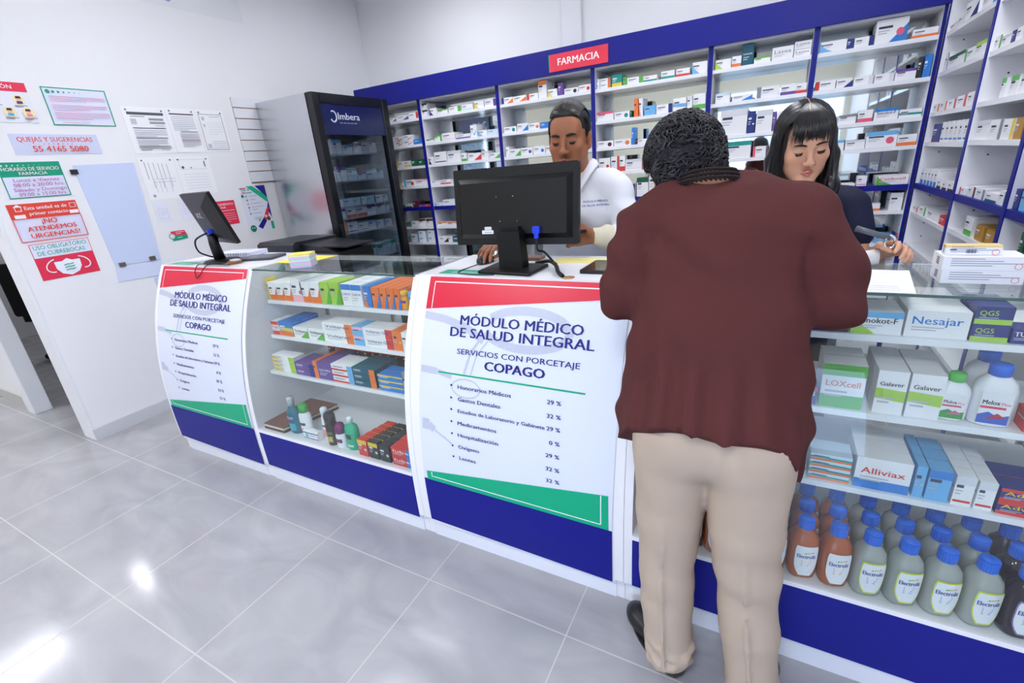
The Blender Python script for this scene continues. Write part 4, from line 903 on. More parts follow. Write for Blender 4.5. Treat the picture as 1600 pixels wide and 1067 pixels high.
toiletry('deodorant_bottle', lx(600), 1.315, [(0, 0), (.023, 0), (.026, .01), (.027, .07), (.022, .12), (.017, .135)], M('#EEF0F4', .3), [(0, .134), (.018, .134), (.018, .165), (.012, .172), (0, .173)], M('#E4E8F0', .3), 'slim white roll-on bottle with pink print on the left case floor', marks=[(-.016, .016, .02, .06, M('#F09A98', .4), None), (-.014, .014, .075, .085, M('#303850', .4), None)])
toiletry('spray_can', lx(662), 1.295, [(0, 0), (.027, 0), (.028, .004), (.028, .105), (.025, .112)], M('#33302E', .3), [(0, .112), (.026, .112), (.027, .15), (.022, .165), (0, .166)], M('#2A2A2C', .35), 'black spray can on the left case floor', 'spray can', 1, 1, marks=[(-.02, .02, .06, .075, M('#6A7050', .4), None), (-.018, .018, .02, .05, M('#C8B060', .4), None)])
toiletry('lotion_bottle', lx(735), 1.29, [(0, 0), (.028, 0), (.031, .005), (.031, .06), (.026, .078)], M('#EEF0F4', .3), [(0, .077), (.028, .077), (.028, .1), (.02, .122), (0, .125)], M('#7A2A68', .35), 'white bottle with purple domed cap on the left case floor', marks=[(-.02, .02, .03, .05, M('#7A2A68', .4), None)])
toiletry('shampoo_bottle', lx(812), 1.30, [(0, 0), (.034, 0), (.037, .006), (.037, .10), (.033, .118), (.016, .13), (.013, .136)], M('#19B188', .3), [(0, .135), (.0145, .135), (.0145, .158), (.011, .163), (0, .164)], M('#D8F0EC', .3), 'green shampoo bottle with white cap on the left case floor', marks=[(-.02, .016, .06, .085, M('#0E4438', .4), None), (-.02, .02, .02, .03, M('#C8F0E0', .4), None)])
# condom packs in rows, red then black
for ci, (px, c0) in enumerate(((925, 'r'), (1008, 'z'), (1092, 'z'))):
    for q in range(5):
        carton(lx(px) + .006 * q, 1.262 + q * .037, ZD + .0005, .056, .082, .034, ('f:%s t:y o:c' % c0) if ci < 2 else 'f:z o:c', '%s box with %s, %s column of small packs, %s back' % (CN[c0], 'yellow upper band' if ci < 2 else 'pale round mark', ['left', 'middle', 'right'][ci], ORD[q]), 'small packs on the left case floor', 0.0, 'small_pack')
for q in range(2):
    for s in range(2):
        carton(lx(1222), 1.262 + q * .06, ZD + .0005 + s * .045, .108, .044, .055, 'f:r r:b x:lube', 'red box with blue end, by the right panel, %s %s' % (['lower', 'upper'][s], ['front', 'back'][q]), 'red boxes on the left case floor', 0.0, 'pharmacy_carton')
tb = MB(); tb.prism([(-2.245, 1.262), (-2.09, 1.262), (-2.02, 1.56), (-2.24, 1.56)], 'z', ZD, ZD + .012, M('#5B2E22', .35)); tb.prism([(-2.245, 1.265), (-2.095, 1.265), (-2.026, 1.556), (-2.238, 1.556)], 'z', ZD + .012, ZD + .026, M('#E6DFD0', .6)); tb.prism([(-2.245, 1.262), (-2.09, 1.262), (-2.02, 1.56), (-2.24, 1.56)], 'z', ZD + .026, ZD + .03, M('#7A4A3A', .3, noise=.2, nscale=9))
tag(tb.build('ledger_book', origin=(-2.15, 1.4, ZD)), 'large brown hardback ledger lying at the left of the case floor', 'book')
# small tube bottle on the top left case shelf
toiletry('vitamin_bottle', ony(*cp('L', 1228, 480), 1.5)[0], 1.505, [(0, 0), (.019, 0), (.021, .004), (.021, .05), (.016, .06)], M('#F0A23A', .3), [(0, .059), (.018, .059), (.018, .082), (0, .083)], M('#F2B23A', .35), 'small orange vitamin bottle at the right of the top case shelf', marks=[(-.014, .014, .03, .042, M('#7A3A98', .4), None)]).location.z = SH_L[0][0] + .0008
# ================================================================= THINGS ON THE COUNTER
ZC0 = ZT + .0045
PL = M('#08090B', .45, .35); PL2 = M('#0B0C0F', .32, .4)
def slab(mb, c, right, up, out, w, h, t, mat, r=.012, n=5):
    """rounded slab: centre c, axes right/up, thickness along out"""
    c, right, up, out = map(Vector, (c, right, up, out)); pts = []
    for (sx, sy, st) in ((1, 1, 0), (-1, 1, 90), (-1, -1, 180), (1, -1, 270)):
        for i in range(n + 1):
            a = math.radians(st + 90 * i / n); pts.append(c + right * (sx * (w / 2 - r) + r * math.cos(a)) + up * (sy * (h / 2 - r) + r * math.sin(a)))
    m = len(pts); v = [p for p in pts] + [p + out * t for p in pts]
    mb.add(v, [(i, (i + 1) % m, m + (i + 1) % m, m + i) for i in range(m)] + [tuple(range(m))[::-1], tuple(range(m, 2 * m))], mat)
# ---- big monitor, seen from behind
A, B_, Cc, D_ = [Vector(ony(*p, 1.62)) for p in ((699, 269), (893, 252), (905, 378), (724, 383))]
mt = thing('computer_monitor', 'large black monitor seen from behind, on the middle counter unit', 'monitor', (-.86, 1.60, ZC0))
yawR = Vector((1, .04, 0)).normalized(); upv = Vector((0, .10, 1)).normalized(); outv = yawR.cross(upv)   # out points away from us
cen = Vector((-.858, 1.62, 1.360)); W_, H_ = .512, .285
b = MB(); slab(b, cen, yawR, upv, outv, W_, H_, -.022, PL, .008); b.build('screen_shell', mt)
back = outv
b = MB()
for k, (w, h, o0, o1) in enumerate(((.47, .225, .000, .014),)):
    # shallow raised back panel with chamfered rim
    q0 = [cen + yawR * (sx * w / 2) + upv * (sy * h / 2 - .006) for sx, sy in ((-1, -1), (1, -1), (1, 1), (-1, 1))]
    q1 = [cen + yawR * (sx * (w / 2 - .018)) + upv * (sy * (h / 2 - .018) - .006) + back * .016 for sx, sy in ((-1, -1), (1, -1), (1, 1), (-1, 1))]
    b.add(q0 + q1, [(0, 1, 5, 4), (1, 2, 6, 5), (2, 3, 7, 6), (3, 0, 4, 7), (4, 5, 6, 7)], PL2)
b.build('back_cover', mt)
P3 = lambda x, z, o: cen + yawR * x + upv * z + back * o
for x, z in ((-.062, .035), (.008, .035), (-.05, -.055), (.022, -.055)):
    m = MB(); m.tube([P3(x, z, .0155), P3(x, z, .0185)], .0045, M('#3A3C40', .3, .5, .6), 10); m.tube([P3(x, z, .0186), P3(x, z, .0190)], .0018, CHROME, 8); m.build('screw', mt)
m = MB(); slab(m, P3(-.105, -.093, .0165), yawR, upv, back, .05, .014, .0006, WHITE, .002); slab(m, P3(-.103, -.079, .0165), yawR, upv, back, .03, .012, .0006, M('#D8D9DC', .5), .002)
for i in range(4): slab(m, P3(-.115 + i * .008, -.094, .0172), yawR, upv, back, .005, .003, .0003, INK, .001)
o = m.build('sticker', mt); o['label'] = 'small white sticker'
m = MB(); slab(m, P3(.102, -.088, .0165), yawR, upv, back, .028, .026, .014, M('#1E3FD8', .35), .004); slab(m, P3(.102, -.108, .018), yawR, upv, back, .016, .022, .010, M('#1E3FD8', .35), .004)
vg = m.build('video_plug', mt); vg['label'] = 'blue video plug'
base = Vector(((-.967 - .733 - .749 - 1.0) / 4, 1.585, ZC0))
b = MB(); c0 = [Vector((-.965, 1.490, ZC0)), Vector((-.735, 1.470, ZC0)), Vector((-.735, 1.640, ZC0)), Vector((-.965, 1.655, ZC0))]
b.add(c0 + [p + Vector((0, 0, .012)) for p in c0], [(0, 3, 2, 1), (4, 5, 6, 7), (0, 1, 5, 4), (1, 2, 6, 5), (2, 3, 7, 6), (3, 0, 4, 7)], PL); b.build('base', mt, bevel=.004)
b = MB(); b.prism([(-.9, ZC0 + .012), (-.80, ZC0 + .012), (-.806, 1.275), (-.9, 1.275)], 'y', 1.548, 1.60, PL); b.build('stand', mt, bevel=.004)
b = MB(); b.prism([(-.895, 1.25), (-.815, 1.25), (-.82, 1.29), (-.89, 1.29)], 'y', 1.57, 1.626, PL); b.build('neck', mt, bevel=.004)
# small monitor at the left
t2 = thing('computer_monitor', 'smaller tilted black monitor on the left counter unit', 'monitor', (-2.74, 1.62, ZC0))
BRc, TRc = Vector((-2.49, 1.55, 1.233)), Vector((-2.52, 1.472, 1.503))
r2 = Vector((.973, -.23, 0)).normalized(); u2 = (TRc - BRc); u2 = (u2 - r2 * u2.dot(r2)).normalized(); o2 = r2.cross(u2)
W2_, H2_ = .445, (TRc - BRc).length; cen2 = (BRc + TRc) / 2 - r2 * W2_ / 2
m = MB(); slab(m, cen2, r2, u2, o2, W2_, H2_, -.018, PL, .006); m.build('screen_shell', t2)
q0 = [cen2 + r2 * (sx * (W2_ / 2 - .004)) + u2 * (sy * (H2_ / 2 - .004)) for sx, sy in ((-1, -1), (1, -1), (1, 1), (-1, 1))]
q1 = [cen2 + r2 * (sx * .10) + u2 * (sy * .075) + o2 * .028 for sx, sy in ((-1, -1), (1, -1), (1, 1), (-1, 1))]
m = MB(); m.add(q0 + q1, [(0, 1, 5, 4), (1, 2, 6, 5), (2, 3, 7, 6), (3, 0, 4, 7), (4, 5, 6, 7)], M('#131418', .4, .4))
m.text('AOC', lambda a, b: cen2 + r2 * a + u2 * b + o2 * .029, -.05, .015, .09, .03, M('#D9DADD', .4), .03); m.build('back_cover', t2)
m = MB(); slab(m, cen2 + u2 * -.06 + o2 * .026 + r2 * .02, r2, u2, o2, .035, .022, .022, M('#1E3FD8', .35), .004); o = m.build('video_plug', t2); o['label'] = 'blue video plug'
bx, by = -2.72, 1.575
m = MB(); m.tube([(bx, by - .01, ZC0 + .008), (bx, by - .02, ZC0 + .10), (bx - .005, by - .015, 1.30)], [.03, .026, .024], PL, 12); m.build('stand', t2)
m = MB(); m.lathe([(0, 0), (.105, 0), (.11, .004), (.1, .012), (.03, .018), (0, .018)], PL, (bx, by, ZC0), 28, sx=1.05, sy=.82); m.build('base', t2)
def cable(name, pts, r, label, mat=BLACK, sub=10):
    P = [Vector(p) for p in pts]; out = []
    for i in range(len(P) - 1):
        p0, p1, p2, p3 = P[max(0, i - 1)], P[i], P[i + 1], P[min(len(P) - 1, i + 2)]
        for k in range(sub):
            t = k / sub; out.append(.5 * ((2 * p1) + (p2 - p0) * t + (2 * p0 - 5 * p1 + 4 * p2 - p3) * t * t + (3 * p1 - p0 - 3 * p2 + p3) * t ** 3))
    out.append(P[-1]); m = MB().tube(out, r, mat, 8)
    return tag(m.build(name, origin=P[0]), label, 'cable')
pv = cen2 + u2 * -.06 + o2 * .05 + r2 * .02
cable('video_cable', [pv, pv + Vector((-.02, -.06, -.03)), (bx - .04, by - .09, 1.2), (bx - .03, by - .03, 1.16)], .0045, 'thin black video cable hanging behind the small monitor')
cable('mouse_cable', [(bx + .03, by - .102, ZC0 + .006), (bx - .02, 1.452, ZC0 + .010), (bx - .03, fy(1.11) - .012, 1.11), (bx - .015, fy(1.085) - .012, 1.085), (bx + .0, fy(1.072) - .012, 1.072), (bx + .03, fy(1.095) - .012, 1.095), (bx + .045, fy(1.118) - .012, 1.118), (bx + .07, 1.458, ZC0 + .009), (bx + .2, 1.49, ZC0 + .003)], .0022, 'thin black cable looping over the front of the left unit')
pv = P3(.102, -.12, .023)
cable('video_cable', [pv, pv + Vector((.004, -.005, -.04)), (-.73, 1.60, 1.19), (-.69, 1.615, ZC0 + .008)], .0042, 'black video cable hanging from the blue plug of the large monitor')
cable('power_cable', [(-.80, 1.665, ZC0 + .007), (-.74, 1.655, ZC0 + .018), (-.68, 1.58, ZC0 + .02), (-.64, 1.505, ZC0 + .012), (-.612, 1.475, ZC0 + .006)], .0075, 'thick black cable bundle running to the counter hole')
cable('mouse_cable', [(-1.03, 1.62, ZC0 + .01), (-1.06, 1.55, ZC0 + .003), (-1.05, 1.485, ZC0 + .003), (-.97, 1.462, ZC0 + .003), (-.88, 1.468, ZC0 + .0035)], .0022, 'thin grey cable curling before the large monitor base', M('#2A2B2F', .5))
m = MB().lathe([(0, 0), (.022, 0), (.022, .0015), (0, .0016)], M('#A87C52', .6), (-.592, 1.478, ZT + .0042), 20); tag(m.build('cable_hole_cover', origin=(-.592, 1.478, ZT + .0042)), 'brown round cable hole in the middle countertop', 'cable hole')
# mouse
t = thing('computer_mouse', 'black mouse under the hand of the man', 'mouse', (-1.045, 1.685, ZC0))
m = MB(); m.lathe([(0, 0), (.9, 0), (1, .25), (.95, .6), (.7, .9), (.35, 1), (0, 1.02)], M('#1B1C20', .35), n=20); m.v = [(x * .031 - 1.045, y * .054 + 1.685, z * .034 + ZC0) for x, y, z in m.v]; m.build('shell', t)
m = MB().tube([(-1.045, 1.648, ZC0 + .028), (-1.045, 1.665, ZC0 + .034)], .0045, M('#3A3B40', .5), 8); m.build('scroll_wheel', t)
# notes, pads, papers
m = MB()
for i, c in enumerate(('#B9C4EA', '#F0B8DC', '#A8DCCB', '#E9B6E0', '#CFE8F6', '#B9DED0', '#E6C6EA', '#F4EFB8')):
    m.box(-.05, .05, -.045, .045, i * .0075, i * .0075 + .0073, M(c, .6))
m.box(-.05, .05, -.045, .045, .06, .064, M('#EFE06A', .6))
tag(m.build('note_block', origin=(-2.005, 1.545, ZT + .0003), rotz=math.radians(32), local=True), 'block of pastel note paper standing on the left glass case', 'note block')
m = MB().box(-2.30, -2.06, 1.60, 1.80, ZT + .0002, ZT + .002, M('#E9D95A', .6)); tag(m.build('yellow_folder', origin=(-2.2, 1.7, ZT), rotz=.3), 'yellow folder lying behind the pastel note block', 'folder')
t = thing('spiral_notebook', 'white spiral notebook lying beside the small monitor', 'notebook', (-2.80, 1.735, ZC0 + .0035), .25)
MB().box(-.13, .13, -.07, .08, .0, .022, M('#D9DCF0', .6)).build('pages', t, local=True)
MB().box(-.132, .132, -.072, .082, .0222, .0236, M('#E6E8F6', .5)).build('cover', t, local=True)
for i in range(14): MB().tube([(-.12 + i * .018, -.074 - .004 * math.cos(a), .012 + .014 * math.sin(a)) for a in [math.radians(q) for q in range(-90, 100, 30)]], .0012, M('#5A5C64', .4), 5).build('wire_ring', t, local=True)
t = thing('tablet_device', 'dark grey flat tablet lying at the right end of the left unit', 'tablet', (-2.52, 1.68, ZC0), .35)
m = MB(); m.rbox(-.11, .11, -.075, .075, 0, .012, .015, M('#3A3D44', .35, .5)); m.build('case', t, local=True)
m = MB().box(-.09, .09, -.055, .055, .0121, .0126, M('#50545C', .2, .6)); m.build('screen', t, local=True)
m = MB().lathe([(.022, 0), (.036, 0), (.036, .014), (.022, .014)], M('#8A5E34', .5), (-2.555, 1.54, ZC0), 24); m.box(-2.58, -2.53, 1.53, 1.56, ZC0 + .0145, ZC0 + .022, WHITE); tag(m.build('tape_roll', origin=(-2.555, 1.54, ZC0)), 'brown tape roll with white tag beside the dark tablet', 'tape roll')
m = MB().prism([(-.77, 1.70), (-.50, 1.73), (-.48, 1.80), (-.74, 1.79)], 'z', ZC0, ZC0 + .0025, M('#EDE08A', .6)); tag(m.build('yellow_paper', origin=(-.62, 1.76, ZC0)), 'yellow paper lying behind the large monitor', 'paper')
t = thing('tablet_device', 'black glossy tablet lying beside the customer on the middle unit', 'tablet', (-.515, 1.63, ZC0), -.02)
m = MB(); m.rbox(-.06, .075, -.09, .09, 0, .011, .01, BLACK); m.build('case', t, local=True); MB().box(-.052, .067, -.08, .08, .0112, .0116, M('#2A241E', .08, .6)).build('screen', t, local=True)  # brown reflection is tinted into the screen colour
m = MB().box(-1.155, -1.0, 1.70, 1.79, ZC0, ZC0 + .02, M('#34363C', .5)).box(-1.15, -1.005, 1.705, 1.785, ZC0 + .0202, ZC0 + .024, M('#55585F', .5)); tag(m.build('card_reader', origin=(-1.08, 1.745, ZC0)), 'flat dark grey box at the left rear of the middle unit', 'device') if False else None
m = MB().box(-.90, -.82, 1.74, 1.80, ZC0, ZC0 + .012, M('#8A6A5A', .5)); tag(m.build('wallet', origin=(-.86, 1.77, ZC0)), 'brown wallet behind the monitor stand', 'wallet')
m = MB(); m.prism([(.225, 1.449), (.335, 1.449), (.368, 1.712), (.10, 1.712), (.06, 1.449)], 'z', ZT + .0004, ZT + .0012, PAPER)
for i in range(3): m.box(.20, .31, 1.475 + i * .02, 1.477 + i * .02, ZT + .0013, ZT + .0015, M('#C0C2D0', .6))
tag(m.build('prescription_sheet', origin=(.26, 1.58, ZT)), 'white sheet with faint print under the elbow of the customer', 'paper')
# carton stack on the right case
def flat_carton(nm, lb, x0, y0, w, d, h, z, rz, prints):
    m = MB(); m.box(0, w, 0, d, 0, h, M('#EDEEF3', .45))
    for i, (a, b) in enumerate(((.1, .5), (.1, .72), (.1, .95), (.1, .6))): m.box(w * a, w * b, -.0004, 0, h * (.82 - i * .17), h * (.82 - i * .17) + .0016, M('#8C90A4', .6))
    m.tube([(w * .9 + .007 * math.cos(q), -.0004, h * .3 + .007 * math.sin(q)) for q in [math.radians(k) for k in range(0, 361, 30)]], .0006, M('#E08080', .5), 4)
    for i in range(4): m.box(-.0004, 0, d * .35, d * .6, h * .25 + i * .005, h * .25 + i * .005 + .003, M('#5A5C68', .6))
    if prints: m.box(-.0002, w + .0002, -.0002, d + .0002, h - .005, h + .0004, M('#E9CF8E', .5)); m.box(w * .08, w * .2, -.0006, 0, h * .5, h * .62, M('#3A4A6A', .5)); [m.box(w * (.38 + i * .02), w * (.388 + i * .02 + (i % 3) * .003), -.0006, 0, h * .2, h * .6, INK) for i in range(9)]
    return tag(m.build(nm, origin=(x0, y0, z), rotz=rz, local=True), lb, 'box', 'flat cartons on the right glass case')
flat_carton('medicine_carton', 'long white carton, bottom of the stack on the right glass case', .405, 1.572, .158, .088, .034, ZT + .0003, .02, False)
flat_carton('medicine_carton', 'long white carton, middle of the stack on the right glass case', .403, 1.574, .160, .088, .034, ZT + .0347, .01, False)
flat_carton('medicine_carton', 'small pale yellow edged carton on top of the carton stack', .408, 1.595, .108, .03, .024, ZT + .0692, .015, True)
# printer on a low cabinet behind the left unit
t = thing('office_cabinet', 'dark low cabinet under the black printer', 'cabinet', (-3.1, 2.5, 0))
MB().box(-3.50, -2.60, 2.28, 2.80, .0, .885, M('#D8D9DE', .5)).build('body', t); MB().box(-3.51, -2.59, 2.27, 2.81, .885, .91, M('#3A3A40', .4)).build('top', t)
t = thing('printer', 'black multifunction printer beside the steel fridge side', 'printer', (-3.1, 2.5, .91))
MB().rbox(-3.46, -2.68, 2.34, 2.72, .911, 1.03, .02, M('#17181B', .35)).build('body', t)
m = MB(); m.prism([(2.30, 1.03), (2.72, 1.03), (2.72, 1.105), (2.33, 1.108), (2.30, 1.09)], 'x', -3.47, -3.06, M('#26282F', .35)); m.build('scanner_lid', t)
m = MB(); m.prism([(-3.06, 1.03), (-2.70, 1.03), (-2.78, 1.06), (-3.06, 1.09)], 'y', 2.36, 2.70, M('#1B1C20', .35)); m.build('paper_feeder', t)
MB().box(-2.95, -2.60, 2.38, 2.66, 1.062, 1.07, M('#222328', .4)).build('paper_tray', t)
# consulting room beyond the doorway
t = thing('office_chair', 'black office chair seen through the doorway', 'chair', (-6.35, 1.75, 0), .4)
SC0 = M('#0E0F11', .6); m = MB(); m.rbox(-.24, .24, -.04, .03, .5, 1.02, .03, SC0, axis='y'); m.build('backrest', t, local=True)
m = MB(); m.rbox(-.25, .25, 0, .48, .43, .51, .05, SC0); m.build('seat', t, local=True); m = MB().tube([(0, .24, .1), (0, .24, .43)], .025, CHROME, 12); m.build('pedestal', t, local=True)
for i in range(5):
    a = 2 * math.pi * i / 5; p = (.28 * math.cos(a), .24 + .28 * math.sin(a)); MB().tube([(0, .24, .11), (p[0], p[1], .075)], [.022, .014], M('#9A9CA0', .3, .5, .8), 8).build('leg', t, local=True)
    MB().tube([(p[0] - .012, p[1], .028), (p[0] + .012, p[1], .028)], .0275, SC0, 12).build('castor', t, local=True)
t = thing('office_desk', 'glass topped desk in the room beyond the doorway', 'desk', (-7.1, 2.3, 0))
MB().box(-7.8, -5.9, 2.05, 2.6, .73, .745, M('#6E7A74', .15)).build('top', t); 
for xx in (-7.75, -5.95): 
    for yy in (2.08, 2.55): MB().box(xx - .02, xx + .02, yy - .02, yy + .02, 0, .73, M('#3A3C40', .4)).build('leg', t)
m = MB().box(-6.5, -6.3, 2.1, 2.2, .7455, .775, M('#C8D23A', .5)); tag(m.build('yellow_notepad', origin=(-6.4, 2.15, .7455)), 'lime yellow pad on the desk beyond the doorway', 'notepad')
m = MB().box(-7.3, -6.75, 2.42, 2.45, .83, 1.18, BLACK).box(-7.05, -7.0, 2.45, 2.47, .746, .95, BLACK).box(-7.15, -6.9, 2.36, 2.5, .7455, .76, BLACK); tag(m.build('desk_screen', origin=(-7.0, 2.43, .7455)), 'black screen on the desk beyond the doorway', 'monitor')
# ================================================================= FIGURE SCULPTING TOOLS
# bodies are modelled as one smooth implicit surface (limbs = tapered capsules, masses = ellipsoids) and meshed by surface nets
def axis(lo, hi, h, fine=()):
    out = [lo]
    while out[-1] < hi:
        x = out[-1]; st = h
        for a, b, s in fine:
            if a - .5 * h <= x <= b: st = min(st, s)
        out.append(x + st)
    return np.array(out)
class Sculpt:
    def __init__(s, X, Y, Z):
        s.X, s.Y, s.Z = X, Y, Z; s.F = np.full((len(X), len(Y), len(Z)), .3, np.float32)
    def _reg(s, lo, hi):
        r = []
        for A, a, b in ((s.X, lo[0], hi[0]), (s.Y, lo[1], hi[1]), (s.Z, lo[2], hi[2])):
            i = max(0, np.searchsorted(A, a) - 1); j = min(len(A), np.searchsorted(A, b) + 1)
            if j <= i: return None
            r.append(slice(i, j))
        return tuple(r)
    def _apply(s, reg, d, k, sub):
        F = s.F[reg]
        if sub: d = -d; h = np.clip(.5 - .5 * (d - F) / k, 0, 1) if k else (d > F); s.F[reg] = (F * h + d * (1 - h) + k * h * (1 - h)) if k else np.maximum(F, d)
        else:
            if k: h = np.clip(.5 + .5 * (F - d) / k, 0, 1); s.F[reg] = F * (1 - h) + d * h - k * h * (1 - h)
            else: s.F[reg] = np.minimum(F, d)
    def grid(s, reg): return s.X[reg[0]][:, None, None], s.Y[reg[1]][None, :, None], s.Z[reg[2]][None, None, :]
    def cap(s, a, b, ra, rb=None, k=.02, sub=False, flat=None):
        rb = ra if rb is None else rb; a, b = np.array(a, float), np.array(b, float); m = max(ra, rb) + .06 + k
        reg = s._reg(np.minimum(a, b) - m, np.maximum(a, b) + m)
        if reg is None: return s
        x, y, z = s.grid(reg); ab = b - a; L = max(1e-9, ab @ ab)
        t = np.clip(((x - a[0]) * ab[0] + (y - a[1]) * ab[1] + (z - a[2]) * ab[2]) / L, 0, 1)
        d = np.sqrt((x - a[0] - t * ab[0]) ** 2 + (y - a[1] - t * ab[1]) ** 2 + (z - a[2] - t * ab[2]) ** 2) - (ra + (rb - ra) * t)
        s._apply(reg, d.astype(np.float32), k, sub); return s
    def chain(s, pts, rs, k=.02):
        for i in range(len(pts) - 1): s.cap(pts[i], pts[i + 1], rs[i], rs[i + 1], k)
        return s
    def ell(s, c, r, k=.02, axes=None, sub=False):
        c = np.array(c, float); r = np.array(r, float); m = r.max() + .06 + k; reg = s._reg(c - m, c + m)
        if reg is None: return s
        x, y, z = s.grid(reg); p = [x - c[0], y - c[1], z - c[2]]
        if axes is not None: p = [p[0] * a[0] + p[1] * a[1] + p[2] * a[2] for a in axes]
        q0 = np.sqrt((p[0] / r[0]) ** 2 + (p[1] / r[1]) ** 2 + (p[2] / r[2]) ** 2); q1 = np.sqrt((p[0] / r[0] ** 2) ** 2 + (p[1] / r[1] ** 2) ** 2 + (p[2] / r[2] ** 2) ** 2)
        d = q0 * (q0 - 1) / np.maximum(q1, 1e-6)
        s._apply(reg, np.broadcast_to(d, s.F[reg].shape).astype(np.float32), k, sub); return s
    def warp(s, fn):      # add fn(x, y, z) to the field (folds, wrinkles)
        x, y, z = s.X[:, None, None], s.Y[None, :, None], s.Z[None, None, :]; s.F = (s.F + fn(x, y, z)).astype(np.float32); return s
    def cut(s, fn):       # keep only where fn <= 0
        x, y, z = s.X[:, None, None], s.Y[None, :, None], s.Z[None, None, :]; s.F = np.maximum(s.F, np.broadcast_to(fn(x, y, z), s.F.shape)).astype(np.float32); return s
    def mesh(s, smooth=2):
        F = s.F; F[0] = F[-1] = .3; F[:, 0] = F[:, -1] = .3; F[:, :, 0] = F[:, :, -1] = .3
        S = F < 0; n = np.array(F.shape) - 1
        cnt = np.zeros(n, np.int8)
        for i in (0, 1):
            for j in (0, 1):
                for k in (0, 1): cnt += S[i:n[0] + i, j:n[1] + j, k:n[2] + k]
        act = np.argwhere((cnt > 0) & (cnt < 8)); I = np.full(n, -1, np.int64); I[tuple(act.T)] = np.arange(len(act))
        acc = np.zeros((len(act), 3)); num = np.zeros(len(act)); A = (s.X, s.Y, s.Z)
        for ax in range(3):
            o = [q for q in range(3) if q != ax]
            for u in (0, 1):
                for v in (0, 1):
                    p = act.copy(); p[:, o[0]] += u; p[:, o[1]] += v; q = p.copy(); q[:, ax] += 1
                    fa, fb = F[tuple(p.T)], F[tuple(q.T)]; m = (fa < 0) != (fb < 0); t = np.where(m, fa / np.where(m, fa - fb, 1), 0)
                    P = np.stack([A[d][p[:, d]] for d in range(3)], 1); Q = np.stack([A[d][q[:, d]] for d in range(3)], 1)
                    acc += np.where(m[:, None], P + (Q - P) * t[:, None], 0); num += m
        V = acc / np.maximum(num, 1)[:, None]; faces = []
        for ax in range(3):
            o = [q for q in range(3) if q != ax]; lo = [slice(1, n[d]) for d in range(3)]; lo[ax] = slice(0, n[ax]); hi = list(lo); hi[ax] = slice(1, n[ax] + 1)
            ch = S[tuple(lo)] != S[tuple(hi)]; e = np.argwhere(ch); off = np.array([1, 1, 1]); off[ax] = 0; e = e + off
            ins = S[tuple(e.T)]
            def g(du, dv): p = e.copy(); p[:, o[0]] -= du; p[:, o[1]] -= dv; return I[tuple(p.T)]
            Q = np.stack([g(1, 1), g(0, 1), g(0, 0), g(1, 0)], 1); fl = ins if ax != 1 else ~ins
            Q[~fl] = Q[~fl][:, ::-1]; faces.append(Q)
        Fc = np.concatenate(faces); Fc = Fc[(Fc >= 0).all(1)]
        E = np.concatenate([Fc[:, [0, 1]], Fc[:, [1, 2]], Fc[:, [2, 3]], Fc[:, [3, 0]]])
        for _ in range(smooth):
            sm = np.zeros_like(V); c = np.zeros(len(V))
            for a, b in ((0, 1), (1, 0)): np.add.at(sm, E[:, a], V[E[:, b]]); np.add.at(c, E[:, a], 1)
            V = V * .5 + .5 * sm / np.maximum(c, 1)[:, None]
        return V, Fc
def sculpt_obj(name, sc, mat, parent, smooth=2, color=None):
    V, F = sc.mesh(smooth); me = bpy.data.meshes.new(name); me.from_pydata(V.tolist(), [], F.tolist())
    me.materials.append(mat); me.polygons.foreach_set('use_smooth', [True] * len(F)); me.update()
    if color is not None:
        at = me.color_attributes.new('pigment', 'FLOAT_COLOR', 'POINT'); C_ = np.ones((len(V), 4), np.float32); C_[:, :3] = color(V); at.data.foreach_set('color', C_.ravel())
    me.transform(world_of(parent).inverted()); o = bpy.data.objects.new(name, me); COL.objects.link(o); o.parent = parent
    return o, V
def skin_mat():
    m = bpy.data.materials.new('skin'); m.use_nodes = True; nt = m.node_tree; b = nt.nodes['Principled BSDF']
    a = nt.nodes.new('ShaderNodeVertexColor'); a.layer_name = 'pigment'; nt.links.new(a.outputs[0], b.inputs['Base Color'])
    b.inputs['Roughness'].default_value = .5; b.inputs['Specular IOR Level'].default_value = .35; b.inputs['Subsurface Weight'].default_value = .12; b.inputs['Subsurface Radius'].default_value = (.012, .005, .003); b.inputs['Subsurface Scale'].default_value = .6
    return m
SKINM = skin_mat()
class Frame:
    """head frame: x to the figure's image-right, y forward (face), z up"""
    def __init__(s, c, fwd, up, k=1.0):
        s.c = np.array(c, float); f = np.array(fwd, float); f /= np.linalg.norm(f); u = np.array(up, float); u -= f * (u @ f); u /= np.linalg.norm(u)
        s.f, s.u, s.r, s.k = f, u, np.cross(f, u), k; s.axes = (s.r, s.f, s.u)
    def __call__(s, x, y, z): return s.c + s.k * (s.r * x + s.f * y + s.u * z)
    def loc(s, P): d = (P - s.c) / s.k; return np.stack([d @ s.r, d @ s.f, d @ s.u], 1)
